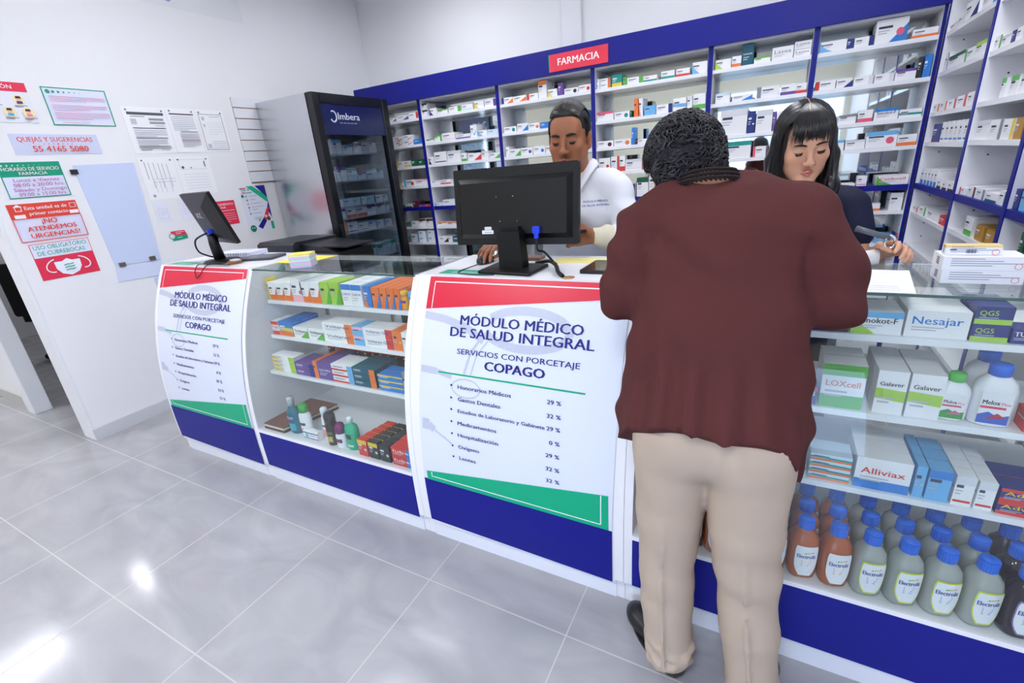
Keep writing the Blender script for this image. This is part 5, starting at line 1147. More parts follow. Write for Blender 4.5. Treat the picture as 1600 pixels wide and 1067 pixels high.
def head(sc, H, male=True, down=True):
    k = H.k; E = lambda c, r, kk=.012, sub=False: sc.ell(H(*c), np.array(r) * k, kk * k, H.axes, sub); Cp = lambda a, b, ra, rb, kk=.012, sub=False: sc.cap(H(*a), H(*b), ra * k, rb * k, kk * k, sub)
    E((0, -.014, .030), (.072, .092, .082), .02); E((0, .028, -.028), (.056 if not male else .058, .056, .074), .03)
    for s in (-1, 1):
        Cp((s * .050, .0, -.058), (s * .016, .068, -.098), .018, .015, .03); E((s * .040, .058, -.026), (.022, .020, .020), .025)
        E((s * .030, .045, -.062), (.024, .026, .024), .02)
    E((0, .072, -.098), (.022 if male else .017, .016, .016), .018)
    Cp((-.034, .074, .020), (.034, .074, .020), .011, .011, .018); E((0, .060, .048), (.050, .026, .034), .03)
    for s in (-1, 1): E((s * .031, .098, .001), (.017, .014, .010), .010, True); E((s * .031, .0735, -.001), (.0145, .0135, .0125), .006)
    Cp((0, .082, .012), (0, .103, -.032), .0075, .0095, .012); E((0, .105, -.035), (.0115, .0105, .0095), .008)
    for s in (-1, 1): E((s * .0125, .095, -.038), (.0075, .009, .0075), .006)
    for s in (-1, 1): Cp((0, .0950, -.0640), (s * (.021 if male else .017), .083, -.0675), .0050 if male else .0042, .003, .005); Cp((0, .0940, -.0750), (s * (.018 if male else .015), .083, -.0700), .0062 if male else .0050, .003, .005)
    Cp((-.021, .0965, -.0697), (.021, .0965, -.0697), .0016, .0016, .003, True); E((0, .092, -.086), (.016, .006, .004), .006, True)
    for s in (-1, 1):
        E((s * .077, -.012, -.010), (.008, .020, .030), .008); E((s * .086, -.006, -.010), (.007, .012, .020), .006, True); E((s * .074, -.004, -.034), (.008, .011, .011), .006)
    return sc
def head_color(H, base, lips, lw=.022, lh=.0095, stubble=0.0):
    base, lips = np.array(lin(base)[:3]), np.array(lin(lips)[:3])
    def f(V):
        L = H.loc(V); C_ = np.tile(base, (len(V), 1)); x, y, z = L.T
        d = np.sqrt((x / lw) ** 2 + ((z + .0695) / lh) ** 2); w = np.clip((1.1 - d) / .3, 0, 1)[:, None] * (y > .07)[:, None] * (np.abs(z + .07) < .03)[:, None]
        C_ = C_ * (1 - w) + lips * w
        w = (np.exp(-(((np.abs(x) - .042) / .02) ** 2 + ((z + .03) / .02) ** 2)) * .22 * (y > .02))[:, None]; C_ = C_ * (1 - w) + C_ * np.array([1.15, .85, .8]) * w
        if stubble:
            w = (np.exp(-((x / .026) ** 2 + ((z + .055) / .007) ** 2)) + .6 * np.exp(-((x / .03) ** 2 + ((z + .098) / .016) ** 2)))[:, None] * stubble * (y > .06)[:, None]; C_ = C_ * (1 - w) + C_ * np.array([.45, .45, .48]) * w
        return C_
    return f
def surf_y(Lp, x, z, r=.006):
    m = (np.abs(Lp[:, 0] - x) < r) & (np.abs(Lp[:, 2] - z) < r) & (Lp[:, 1] > 0)
    return Lp[m, 1].max() if m.any() else .08
def face_details(H, V, parent, hair_m, brow_w=1.0, lash=True):
    Lp = H.loc(V); k = H.k
    for s in (-1, 1):
        m = MB(); pts = [(s * (.013 + .036 * t), .0175 + .007 * math.sin(t * 2.2) - .004 * t) for t in (0, .25, .5, .75, 1)]
        m.tube([H(x, surf_y(Lp, x, z) + .0003, z) for x, z in pts], [.0022 * k * brow_w, .0034 * k * brow_w, .0034 * k * brow_w, .0026 * k * brow_w, .0008], hair_m, 6); m.build('eyebrow', parent)
        m = MB(); pts = [(s * (.0195 + .024 * t), -.0035 - .0035 * math.sin(t * 3.1416)) for t in (0, .2, .4, .6, .8, 1)]
        m.tube([H(x, surf_y(Lp, x, z, .004) + .0004, z) for x, z in pts], [.0007 * k, .0014 * k, .0017 * k, .0017 * k, .0015 * k, .0007 * k], M('#120C0A', .6), 6); m.build('eyelash', parent)
        m = MB(); e = H(s * .031, surf_y(Lp, s * .031, -.0085, .004) - .0004, -.0088); vs = [(math.cos(a) * c_, b_, math.sin(a) * c_) for b_, c_ in ((-.0, 1.0), (.0022, .7), (.003, 0.05)) for a in [2 * math.pi * q / 14 for q in range(14)]]
        m.add([e + k * (H.r * v[0] * .0105 + H.f * v[1] + H.u * v[2] * .0048) for v in vs], [(r_ * 14 + q, r_ * 14 + (q + 1) % 14, r_ * 14 + 14 + (q + 1) % 14, r_ * 14 + 14 + q) for r_ in (0, 1) for q in range(14)], M('#1E120D', .15, .6), True); m.build('eye', parent)
def hand(sc, W, d, n, side, curl=(.5, .5, .5, .5), sp=.16, s=1.0, thumb=.7, k=.004):
    """W wrist, d towards the fingers, n out of the back of the hand, side +-1 puts the thumb on d x n or opposite"""
    W, d, n = np.array(W, float), np.array(d, float), np.array(n, float); d /= np.linalg.norm(d); n -= d * (n @ d); n /= np.linalg.norm(n); t = np.cross(d, n) * side
    P = lambda a, b, c: W + s * (d * a + t * b + n * c)
    sc.cap(W, P(.02, 0, 0), .023 * s, .022 * s, .012)
    tips = []
    for i, (b, L) in enumerate(((.030, (.040, .024, .020)), (.010, (.044, .028, .021)), (-.010, (.040, .026, .021)), (-.028, (.032, .020, .019)))):
        kn = P(.080 - .004 * abs(i - 1), b, .004); sc.cap(P(.012, b * .6, 0), kn, .0135 * s, .0115 * s, .012)
        a = curl[i] * .35; p = kn; r = .0095 * s; fan = (b / .03) * sp * .5
        for j, l in enumerate(L):
            dv = (d * math.cos(a) - n * math.sin(a)); dv = dv + t * fan; dv /= np.linalg.norm(dv)
            q = p + dv * l * s; r2 = r * .9; sc.cap(p, q, r, r2, k); p, r = q, r2; a += curl[i]
        tips.append(p)
    p = P(.018, .022, -.004); q = P(.048, .046, -.014 * thumb); sc.cap(p, q, .0145 * s, .012 * s, .01)
    u = P(.078, .050 - .006 * thumb, -.030 * thumb); sc.cap(q, u, .0115 * s, .0098 * s, k); v = P(.100, .044 - .018 * thumb, -.040 * thumb); sc.cap(u, v, .0098 * s, .008 * s, k)
    return tips
def hair_strands(name, paths, r, mats, parent, n=4):
    m = MB()
    for i, p in enumerate(paths):
        L = len(p); m.tube(p, [r * (.75 + .25 * math.sin(3.14 * j / (L - 1))) if j < L - 1 else r * .3 for j in range(L)], mats[i % len(mats)], n, False)
    return m.build(name, parent)
# ================================================================= CUSTOMER, seen from behind
rg = random.Random(11)
cu = thing('person', 'person in maroon cardigan and beige trousers leaning on the counter, seen from behind', 'person', (-.06, 1.06, 0))
HC = Frame((-.200, 1.330, 1.450), (-.18, .80, -.42), (-.28, .40, .87), 1.0)
NB = (-.128, 1.235, 1.40)
sc = Sculpt(axis(-.46, .32, .009, [(-.30, -.06, .0045), (-.06, .16, .006)]), axis(.86, 1.74, .009, [(1.22, 1.48, .0045), (1.48, 1.68, .005)]), axis(-.01, 1.65, .0095, [(1.34, 1.62, .0045), (1.12, 1.22, .0045)]))
head(sc, HC); sc.chain([NB, HC(0, -.03, -.08), HC(0, -.02, -.03)], [.062, .056, .055], .03)
HIP = [(-.165, 1.055, .82), (.012, 1.045, .82)]; KN = [(-.168, 1.085, .47), (.034, 1.065, .49)]; AN = [(-.150, 1.090, .09), (.082, 1.085, .09)]
sc.ell((-.078, 1.06, .88), (.155, .10, .12), .04); sc.ell((-.085, 1.11, 1.06), (.150, .10, .16), .05); sc.ell((-.095, 1.19, 1.24), (.160, .092, .15), .05); sc.cap((-.235, 1.225, 1.35), (.055, 1.215, 1.355), .06, .06, .05)
for h_, k_, a_ in zip(HIP, KN, AN): sc.chain([h_, k_, a_], [.082, .056, .040], .03)
SHL, ELL, WRL = (-.268, 1.20, 1.335), (-.318, 1.165, 1.165), (-.235, 1.455, 1.190)
SHR, ELR, WRR = (.072, 1.20, 1.335), (.140, 1.195, 1.166), (.112, 1.468, 1.190)
sc.chain([SHL, ELL, WRL], [.050, .040, .026], .02); sc.chain([SHR, ELR, WRR], [.050, .040, .026], .02)
hand(sc, WRL, (.35, .93, -.10), (0, .1, 1), 1, (.30, .30, .34, .38), s=.92)
hand(sc, WRR, (-.30, .95, -.12), (.25, .05, .95), -1, (.55, .6, .66, .7), s=.92)
FT = [((-.142, 1.075, .035), (-.262, 1.19, .03)), ((.088, 1.075, .035), (.108, 1.172, .03))]
for a, b in FT: sc.chain([a, b], [.034, .03], .02)
for a_, f_ in zip(AN, FT): sc.cap(a_, f_[0], .038, .034, .02)
body, VB = sculpt_obj('body', sc, SKINM, cu, color=head_color(HC, '#B27F60', '#9A5A50'))
face_details(HC, VB, cu, M('#2A2626', .8))
# trousers
TRM = M('#B9A796', .8, .15, bump=.25, bscale=900)
sc = Sculpt(axis(-.36, .22, .006), axis(.90, 1.24, .006), axis(.0, 1.06, .007))
sc.ell((-.078, 1.055, .91), (.168, .112, .13), .04)
sc.ell((-.155, 1.0, .865), (.085, .056, .10), .06); sc.ell((.0, .995, .865), (.085, .056, .10), .06)
LEGP = [[(-.160, 1.045, .82), (-.165, 1.065, .62), (-.168, 1.075, .47), (-.164, 1.075, .28), (-.150, 1.068, .085)], [(.008, 1.040, .82), (.018, 1.052, .62), (.030, 1.062, .49), (.052, 1.068, .28), (.080, 1.070, .045)]]
for P in LEGP:
    sc.chain(P, [.096, .084, .076, .072, .064], .015)
    for i in range(3): sc.cap((P[i + 1][0], P[i + 1][1] - .084 + i * .003, P[i + 1][2] + .02), (P[i + 2][0], P[i + 2][1] - .081 + i * .003, P[i + 2][2] - .0), .0055, .0055, .008)   # pressed crease down the back
for P in LEGP:    # cloth breaking over the shoe
    for j, (dz, r) in enumerate(((.105, .010), (.075, .012), (.045, .009))):
        n = 10; c = P[4]
        for i in range(n):
            f = lambda q: (c[0] + .062 * math.cos(q), c[1] + .062 * math.sin(q), dz + P[4][2] - .05 + .02 * math.sin(q * 2 + j * 1.7))
            sc.cap(f(2 * math.pi * i / n), f(2 * math.pi * (i + 1) / n), r * (.6 + .4 * abs(math.sin(i * 1.3 + j))), None, .012)
sc.warp(lambda x, y, z: .0035 * np.sin(34 * z + 9 * x + 6 * y) * np.exp(-((z - .45) / .16) ** 2) + .003 * np.sin(55 * x + 14 * z) * np.exp(-((z - .80) / .1) ** 2) + 0 * y)
sc.cut(lambda x, y, z: np.where(x < -.07, .066, .012) - z + 0 * y + .15 * (y - 1.07)); sc.cut(lambda x, y, z: z - 1.02 + 0 * x + 0 * y)
sculpt_obj('trousers', sc, TRM, cu)
# shoes
for nm, (a, b) in zip('lr', FT):
    sc = Sculpt(axis(min(a[0], b[0]) - .08, max(a[0], b[0]) + .08, .005), axis(.98, 1.30, .005), axis(-.005, .13, .005))
    a2, b2 = np.array(a), np.array(b); dv = (b2 - a2) / np.linalg.norm(b2 - a2); sd = np.array([dv[1], -dv[0], 0])
    A = np.array([dv, sd, [0, 0, 1]])
    sc.ell(a2 + [0, 0, .004], (.045, .036, .04), .01, A); sc.ell(b2 - [0, 0, .002], (.062, .040, .030), .02, A); sc.cap(a2, b2, .034, .034, .03); sc.cut(lambda x, y, z: .008 - z + 0 * x + 0 * y)
    o, _ = sculpt_obj('shoe', sc, M('#16161A', .35, .5), cu)
    so = MB(); n = 24; so.prism([tuple((a2 + b2)[:2] / 2 + dv[:2] * .118 * math.cos(t) + sd[:2] * (.042 + .006 * math.cos(t)) * math.sin(t)) for t in [2 * math.pi * i / n for i in range(n)]], 'z', .0, .014, M('#0D0D0F', .6)); so.build('sole', o)
# cardigan
CDM = M('#552E2D', .85, .12, bump=.3, bscale=700)
sc = Sculpt(axis(-.44, .27, .0065), axis(.86, 1.56, .0065), axis(.70, 1.50, .0065))
sc.ell((-.085, 1.055, .90), (.178, .125, .14), .05); sc.ell((-.082, 1.03, .87), (.186, .134, .17), .05); sc.ell((-.088, 1.10, 1.06), (.170, .122, .18), .06); sc.ell((-.095, 1.175, 1.235), (.182, .125, .17), .05)
sc.cap((-.235, 1.222, 1.345), (.050, 1.212, 1.350), .072, .072, .05); sc.cap((-.20, 1.235, 1.385), (-.05, 1.228, 1.392), .055, .055, .05)
sc.ell((-.125, 1.235, 1.41), (.070, .062, .05), .03)
sc.chain([SHL, (-.298, 1.178, 1.25), ELL], [.068, .062, .058], .022); sc.chain([ELL, (-.285, 1.31, 1.180), WRL], [.058, .050, .036], .02)
sc.chain([SHR, (.118, 1.200, 1.25), ELR], [.068, .065, .060], .022); sc.chain([ELR, (.145, 1.33, 1.180), WRR], [.060, .050, .037], .02)
sc.chain([(-.205, 1.12, 1.16), (-.225, 1.11, 1.02), (-.235, 1.09, .90), (-.250, 1.075, .76)], [.06, .058, .060, .062], .05); sc.chain([(.03, 1.12, 1.16), (.055, 1.12, 1.02), (.078, 1.11, .90), (.098, 1.10, .76)], [.06, .05, .04, .026], .05)    # open fronts hanging at both sides
def folds(x, y, z):
    low = np.clip((1.16 - z) / .35, 0, 1)
    f = .013 * low * np.sin(46 * x + 4.5 * z * (x + .1) * 10 + 2 * np.sin(5 * z)) + 0.007 * low * np.sin(83 * x + 7 * z)
    f = f * np.exp(-((x + .085) / .185) ** 6)
    f = f + .011 * np.exp(-((z - 1.27 - .35 * np.abs(x + .09)) / .035) ** 2) * np.sin(30 * (x + z))
    arm = np.clip((np.abs(x + .085) - .19) / .05, 0, 1); f = f + arm * .006 * np.sin(60 * z + 40 * x + 25 * y)
    f = f + .003 * np.exp(-((z - 1.10) / .10) ** 2) * np.sin(40 * z + 25 * x)
    for xs in (-.262, .072): f = f + .004 * np.exp(-((x - xs - .05 * (1.33 - z)) / .005) ** 2) * (z > 1.19) * (y < 1.2)
    return f + 0 * y
sc.warp(folds)
sc.cut(lambda x, y, z: (.785 + .95 * np.clip(1.08 - y, 0, .16) + .005 * np.sin(38 * x) - .5 * np.clip(x - .07, 0, .05)) - z)
sc.cut(lambda x, y, z: np.maximum(z - 1.436 - .35 * (y - 1.2) , -1) + 0 * x)
sc.cap((-.125, 1.24, 1.40), HC(0, -.02, 0), .060, .075, .004, True)
card, _ = sculpt_obj('cardigan', sc, CDM, cu)
# dark lace collar
m = MB(); LCM = M('#1F1314', .9)
cen = np.array([-.136, 1.234, 1.437]); n = 46
for layer in range(3):
    pts = []
    for i in range(n + 1):
        t = 2 * math.pi * i / n; r = .057 + .006 * layer + .002 * math.sin(9 * t + layer)
        pts.append((cen[0] + r * 1.08 * math.cos(t), cen[1] + r * .95 * math.sin(t) - .003 * layer, cen[2] - .0085 * layer - .016 * math.sin(t) + .004 * math.cos(t) + .006))
    m.tube(pts, .0036, LCM, 6, False)
    for i in range(n): m.tube([pts[i], (pts[(i + 1) % n][0] * 1.0, pts[(i + 1) % n][1], pts[(i + 1) % n][2] - .007)], .0026, LCM, 5, False)
o = m.build('lace_collar', card); o['label'] = 'dark brown lace collar'
# seams: sleeve seams and hem
# hair: short dark curls streaked with grey
sc = Sculpt(axis(-.32, -.03, .005), axis(1.18, 1.50, .005), axis(1.34, 1.64, .005))
sc.ell(HC(0, -.018, .034), (.089, .104, .095), .01, HC.axes); sc.ell(HC(0, -.052, -.012), (.077, .060, .066), .03, HC.axes)
sc.warp(lambda x, y, z: .0045 * np.sin(95 * x + 3 * np.sin(60 * z)) * np.sin(95 * y + 1) * np.sin(90 * z + 2 * np.sin(70 * x)))
def face_cut(x, y, z):
    lx = (x - HC.c[0]) * HC.f[0] + (y - HC.c[1]) * HC.f[1] + (z - HC.c[2]) * HC.f[2]; lz = (x - HC.c[0]) * HC.u[0] + (y - HC.c[1]) * HC.u[1] + (z - HC.c[2]) * HC.u[2]
    return np.minimum(lx - .045, .055 - lz)
sc.cut(lambda x, y, z: np.minimum(face_cut(x, y, z), .03))
for q in (-1, 1): sc.ell(HC(q * .088, .0, -.012), (.024, .026, .036), .006, HC.axes, True)
HB = M('#17161A', .7)
hair, _ = sculpt_obj('hair', sc, HB, cu, 1)
paths = []
while len(paths) < 2300:
    v = np.array([rg.gauss(0, 1) for _ in range(3)]); v /= np.linalg.norm(v)
    if v[1] > .42 and v[2] < .55: continue
    if v[2] < -.86 or (v[2] < -.3 and v[1] > .1): continue
    bl = 1 if v[2] > -.2 else .93
    root = np.array([v[0] * .088, -.018 + v[1] * .103, .034 + v[2] * .094]) * bl
    if rg.random() < .38 and v[1] < .1 and v[2] < .35: root = np.array([v[0] * .078, -.052 + v[1] * .061, -.012 + v[2] * .067])
    if v[2] < .05 and abs(v[0]) > .88 and v[1] > -.15: continue
    if (abs(root[0]) - .085) ** 2 / .03 ** 2 + (root[1] - .004) ** 2 / .030 ** 2 + (root[2] + .014) ** 2 / .040 ** 2 < 1: continue
    nrm = v; t1 = np.cross(nrm, [rg.gauss(0, 1), rg.gauss(0, 1), rg.gauss(0, 1)]); t1 /= np.linalg.norm(t1); t2 = np.cross(nrm, t1)
    R_ = rg.uniform(.006, .0115); turns = rg.uniform(.9, 1.7); L_ = rg.uniform(.012, .026); p = []
    for i in range(9):
        a = i / 8; w = turns * 2 * math.pi * a
        q = root + t1 * (L_ * (a - .3)) + t2 * R_ * math.cos(w) + nrm * (.003 + R_ * .55 * (1 + math.sin(w)) * .8)
        p.append(HC(*q))
    paths.append(p)
hair_strands('curls', paths, .0016, [M('#19181C', .5), M('#232226', .5), M('#1D1C20', .5), M('#2B2A2D', .5), M('#403F44', .45)], hair, 4)
m = MB(); e = HC(.082, -.012, -.042); m.tube([e, e + np.array([0, 0, -.012])], .003, M('#C8A050', .25, .5, 1.0), 8); m.build('earring', cu)
# ball pen in the writing hand
t = thing('ballpoint_pen', 'dark pen held in the writing hand of the customer', 'pen', tuple(np.array(WRR) + [-.03, .09, -.03]))
pc = np.array([.083, 1.548, 1.1275]); MB().tube([pc, pc + [.0, -.004, .012], pc + [.028, -.028, .11]], [.001, .004, .004], M('#20222C', .35), 8).build('barrel', t); MB().tube([pc + [.0282, -.0282, .111], pc + [.031, -.031, .122]], [.0035, .003], CHROME, 8).build('cap', t)
# ================================================================= MAN BEHIND THE MONITOR
mn = thing('person', 'man in white lab coat behind the large monitor, hand on a mouse', 'person', (-.79, 2.08, 0))
HM = Frame((-.766, 1.985, 1.588), (.12, -.97, -.13), (.02, -.13, .98), 1.08)
X0 = -.79
sc = Sculpt(axis(-1.25, -.44, .010, [(-.90, -.68, .0028), (-1.10, -.99, .0036), (-.76, -.62, .0036)]), axis(1.60, 2.34, .010, [(1.83, 2.02, .0030), (1.62, 1.80, .0042), (1.84, 1.96, .0036)]), axis(-.01, 1.75, .011, [(1.43, 1.70, .0028), (1.12, 1.24, .0040)]))
head(sc, HM, True); sc.chain([(-.785, 2.075, 1.40), HM(0, -.035, -.10), HM(0, -.02, -.04)], [.066, .060, .060], .03)
sc.ell((X0, 2.11, .88), (.16, .11, .13), .04); sc.ell((X0, 2.11, 1.08), (.155, .10, .18), .05); sc.ell((X0, 2.10, 1.27), (.175, .11, .14), .05); sc.cap((X0 - .15, 2.095, 1.395), (X0 + .15, 2.095, 1.395), .058, .058, .05)
for s in (-1, 1): sc.chain([(X0 + s * .09, 2.12, .82), (X0 + s * .10, 2.11, .46), (X0 + s * .10, 2.13, .09)], [.085, .058, .042], .03); sc.chain([(X0 + s * .10, 2.13, .045), (X0 + s * .12, 1.98, .035)], [.04, .036], .02)
MSL, MEL, MWL = (-.595, 2.085, 1.375), (-.535, 2.03, 1.165), (-.640, 1.905, 1.200)
MSR, MER, MWR = (-.985, 2.085, 1.375), (-1.085, 2.02, 1.170), (-1.035, 1.795, 1.192)
sc.chain([MSL, MEL, MWL], [.050, .042, .028], .02); sc.chain([MSR, MER, MWR], [.050, .042, .028], .02)
hand(sc, MWR, (-.04, -1, -.14), (0, -.1, 1), -1, (.42, .40, .42, .48), s=.98, thumb=.8)
hand(sc, MWL, (-.92, -.38, .02), (.36, -.90, .30), 1, (.55, .62, .7, .78), s=.98, thumb=.5)
body, VM = sculpt_obj('body', sc, SKINM, mn, color=head_color(HM, '#A2694A', '#8F5244', .022, .0085, .6))
MH = M('#15120F', .42, .5)
face_details(HM, VM, mn, M('#1A1412', .7), 1.35)
# lab coat
COAT = M('#E9EBF2', .75, .2, bump=.15, bscale=500)
def coat_folds(x, y, z): return .004 * np.sin(38 * x + 6 * z) * np.clip((1.3 - z) / .2, 0, 1) + .003 * np.sin(70 * z + 30 * x) * np.clip((np.abs(x - X0) - .17) / .05, 0, 1) + .0025 * np.sin(55 * (x + z)) * np.exp(-((z - 1.3) / .08) ** 2) + 0 * y
sc = Sculpt(axis(-1.26, -.44, .007), axis(1.86, 2.34, .007), axis(.56, 1.56, .007))
sc.ell((X0, 2.11, .86), (.19, .135, .22), .04); sc.ell((X0, 2.11, .66), (.20, .145, .26), .06); sc.ell((X0, 2.11, 1.08), (.18, .125, .2), .05); sc.ell((X0, 2.10, 1.26), (.195, .13, .15), .05); sc.cap((X0 - .155, 2.095, 1.39), (X0 + .155, 2.095, 1.39), .072, .072, .05); sc.ell((X0 + .005, 2.09, 1.43), (.085, .075, .05), .04)
sc.chain([MSL, (-.555, 2.06, 1.27), MEL], [.066, .060, .056], .02); sc.cap(MEL, (-.575, 1.98, 1.178), .056, .052, .015)
sc.chain([MSR, (-1.04, 2.05, 1.27), MER], [.066, .060, .056], .02); sc.cap(MER, (-1.05, 1.875, 1.186), .056, .046, .015)
sc.warp(coat_folds); sc.cut(lambda x, y, z: .60 - z + 0 * x + 0 * y)
# open V at the front
sc.cut(lambda x, y, z: np.where(y < 2.10, np.clip(.055 - np.abs(x - X0 - .005) - np.clip(1.46 - z, 0, 1) * .45, -1, .05), -1.0))
sc.cut(lambda x, y, z: z - 1.475 - .25 * (y - 2.09) + 0 * x)
sc.cap((-.785, 2.075, 1.41), HM(0, -.02, -.02), .064, .066, .004, True)
coat, _ = sculpt_obj('lab_coat', sc, COAT, mn)
m = MB()
for s in (-1, 1):   # turned collar and lapel edge
    pts = [(-.785 + s * .075, 2.115, 1.505), (-.785 + s * .082, 2.06, 1.497), (-.785 + s * .07, 2.005, 1.455), (-.785 + s * .045, 1.972, 1.385), (-.785 + s * .012, 1.962, 1.31)]
    m2 = MB(); vs = []
    for i, p in enumerate(pts):
        p = np.array(p); o_ = np.array([s * .034, -.004, -.035 + .012 * i]) * (1 if i < 3 else .8 if i == 3 else .2); vs += [p, p + o_ * .5 + np.array([s * .004, -.006, .006]), p + o_]
    m2.add(vs, [(3 * i + j, 3 * i + j + 1, 3 * i + j + 4, 3 * i + j + 3) for i in range(4) for j in range(2)], COAT, True)
    o = m2.build('collar', coat); md = o.modifiers.new('thickness', 'SOLIDIFY'); md.thickness = .004; sm = o.modifiers.new('smooth', 'SUBSURF'); sm.levels = sm.render_levels = 2
# embroidered words on the chest
em = MB(); chest = lambda a, b: (-.665 + a, 1.966 + .55 * a * a + .28 * max(0, a) + max(0, b) * .10, 1.315 + b)
em.text('MÓDULO MÉDICO', chest, -.052, .012, .10, .0085, M('#3A4A9A', .6), .02); em.text('DE SALUD INTEGRAL', chest, -.055, -.004, .112, .0085, M('#3A4A9A', .6), .02)
o = em.build('embroidery', coat); sw_ = o.modifiers.new('cling', 'SHRINKWRAP'); sw_.target = coat; sw_.wrap_method = 'PROJECT'; sw_.use_project_y = True; sw_.use_negative_direction = True; sw_.use_positive_direction = True; sw_.offset = .0012; sw_.wrap_mode = 'ABOVE_SURFACE'
# cream shirt with forearm sleeves
SH = M('#E4DDC4', .75, .2, bump=.15, bscale=500)
sc = Sculpt(axis(-1.2, -.46, .007), axis(1.76, 2.25, .007), axis(1.02, 1.55, .007))
sc.ell((X0, 2.09, 1.25), (.16, .112, .16), .04); sc.ell((X0 + .005, 2.075, 1.42), (.07, .07, .05), .03)
sc.chain([(-.565, 2.0, 1.176), (-.60, 1.955, 1.188), (-.630, 1.918, 1.197)], [.050, .047, .038], .02); sc.chain([(-1.052, 1.89, 1.186), (-1.036, 1.812, 1.192)], [.042, .036], .02)
sc.warp(lambda x, y, z: .003 * np.sin(90 * x + 40 * y + 30 * z)); sc.cap((-.785, 2.075, 1.42), HM(0, -.02, -.02), .060, .064, .004, True)
sc.cut(lambda x, y, z: np.where((y < 2.06) & (z > 1.30) , np.clip(.030 - np.abs(x - X0 - .004) - np.clip(1.45 - z, 0, 1) * .5, -1, .03), -1.0))
shirt, _ = sculpt_obj('shirt', sc, SH, mn)
for s in (-1, 1):
    m2 = MB(); vs = []
    for i, p in enumerate([(-.785 + s * .064, 2.10, 1.498), (-.785 + s * .066, 2.045, 1.488), (-.785 + s * .050, 2.000, 1.452), (-.785 + s * .020, 1.980, 1.408)]):
        p = np.array(p); vs += [p, p + np.array([s * .014, -.006, -.012]), p + np.array([s * .020, -.012, -.034 + .006 * i])]
    m2.add(vs, [(3 * i + j, 3 * i + j + 1, 3 * i + j + 4, 3 * i + j + 3) for i in range(3) for j in range(2)], SH, True)
    o = m2.build('shirt_collar', shirt); md = o.modifiers.new('thickness', 'SOLIDIFY'); md.thickness = .003; sm = o.modifiers.new('smooth', 'SUBSURF'); sm.levels = sm.render_levels = 2
TRN = M('#23262F', .8, .15); sc = Sculpt(axis(-1.02, -.56, .009), axis(1.96, 2.28, .009), axis(.03, .95, .009))
sc.ell((X0, 2.11, .86), (.172, .12, .12), .04)
for s in (-1, 1): sc.chain([(X0 + s * .09, 2.12, .82), (X0 + s * .10, 2.11, .46), (X0 + s * .10, 2.13, .08)], [.096, .075, .062], .02)
sculpt_obj('trousers', sc, TRN, mn)
for s in (-1, 1):
    sc = Sculpt(axis(X0 + s * .11 - .08, X0 + s * .11 + .08, .006), axis(1.88, 2.22, .006), axis(-.005, .12, .006)); sc.chain([(X0 + s * .10, 2.13, .045), (X0 + s * .12, 1.96, .04)], [.046, .042], .02); sc.cut(lambda x, y, z: .004 - z + 0 * x + 0 * y); sculpt_obj('shoe', sc, M('#14141A', .35, .5), mn)
# hair combed back
sc = Sculpt(axis(-.92, -.66, .0045), axis(1.85, 2.13, .0045), axis(1.46, 1.76, .0045))
sc.ell(HM(0, -.020, .034), np.array((.0775, .096, .089)) * HM.k, .01, HM.axes); sc.ell(HM(0, .030, .088), np.array((.052, .046, .024)) * HM.k, .02, HM.axes); sc.ell(HM(0, -.055, -.01), np.array((.070, .052, .06)) * HM.k, .03, HM.axes)
def mcut(x, y, z):
    dx, dy, dz = x - HM.c[0], y - HM.c[1], z - HM.c[2]; lx = (dx * HM.r[0] + dy * HM.r[1] + dz * HM.r[2]) / HM.k; ly = (dx * HM.f[0] + dy * HM.f[1] + dz * HM.f[2]) / HM.k; lz = (dx * HM.u[0] + dy * HM.u[1] + dz * HM.u[2]) / HM.k
    hl = .064 - .10 * np.clip(np.abs(lx) - .045, 0, 1)           # hairline over the forehead
    side = .018 - .35 * np.clip(-.018 - lz, 0, .1)                # edge of the hair at the temples
    return np.minimum(np.maximum(ly - .062, -1) * 0 + (ly - np.where(lz > hl, .30, np.where(lz > .03, .05 + 0 * ly, side))), .03)
sc.cut(mcut)
hm, _ = sculpt_obj('hair', sc, MH, mn, 1)
rg = random.Random(5); paths = []
for i in range(520):
    lx = rg.uniform(-.055, .055); z0 = .072 - .1 * max(0, abs(lx) - .045); p = []
    for j in range(9):
        a = j / 8; ang = math.radians(38 + a * rg.uniform(95, 120)); w = lx * (1 + .25 * a)
        rr = math.sqrt(max(.05, 1 - (w / .079) ** 2)); lift = 1.03 + .05 * math.sin(3.14 * a) + rg.uniform(0, .02)
        p.append(HM(w * 1.02, -.020 + .099 * rr * lift * math.cos(ang) + (.012 * (1 - a) if a < .3 else 0), .034 + .092 * rr * lift * math.sin(ang)))
    paths.append(p)
for i in range(260):
    s = rg.choice((-1, 1)); z0 = rg.uniform(-.03, .07); y0 = rg.uniform(-.02, .03 if z0 > .01 else .0); p = []
    for j in range(6):
        a = j / 5; y = y0 - .07 * a; z = z0 - .028 * a; q = 1 - ((y + .02) / .1) ** 2 - ((z - .034) / .093) ** 2
        p.append(HM(s * .0785 * math.sqrt(max(.08, q)) * 1.02, y, z))
    paths.append(p)
hair_strands('strands', paths, .0012, [M('#0F0D0C', .35, .6), M('#1D1916', .35, .6), M('#141210', .35, .6)], hm, 4)
ph = thing('mobile_phone', 'dark phone held in the left hand of the man', 'phone', (-.735, 1.872, 1.215), math.radians(-160))
MB().rbox(-.07, .07, -.036, .036, -.0045, .0045, .009, M('#1A1622', .25, .5)).build('case', ph, local=True); MB().rbox(-.065, .065, -.033, .033, .0046, .0050, .007, M('#241E34', .1, .6)).build('screen', ph, local=True)
ph.rotation_euler = (math.radians(18), math.radians(4), math.radians(-158))

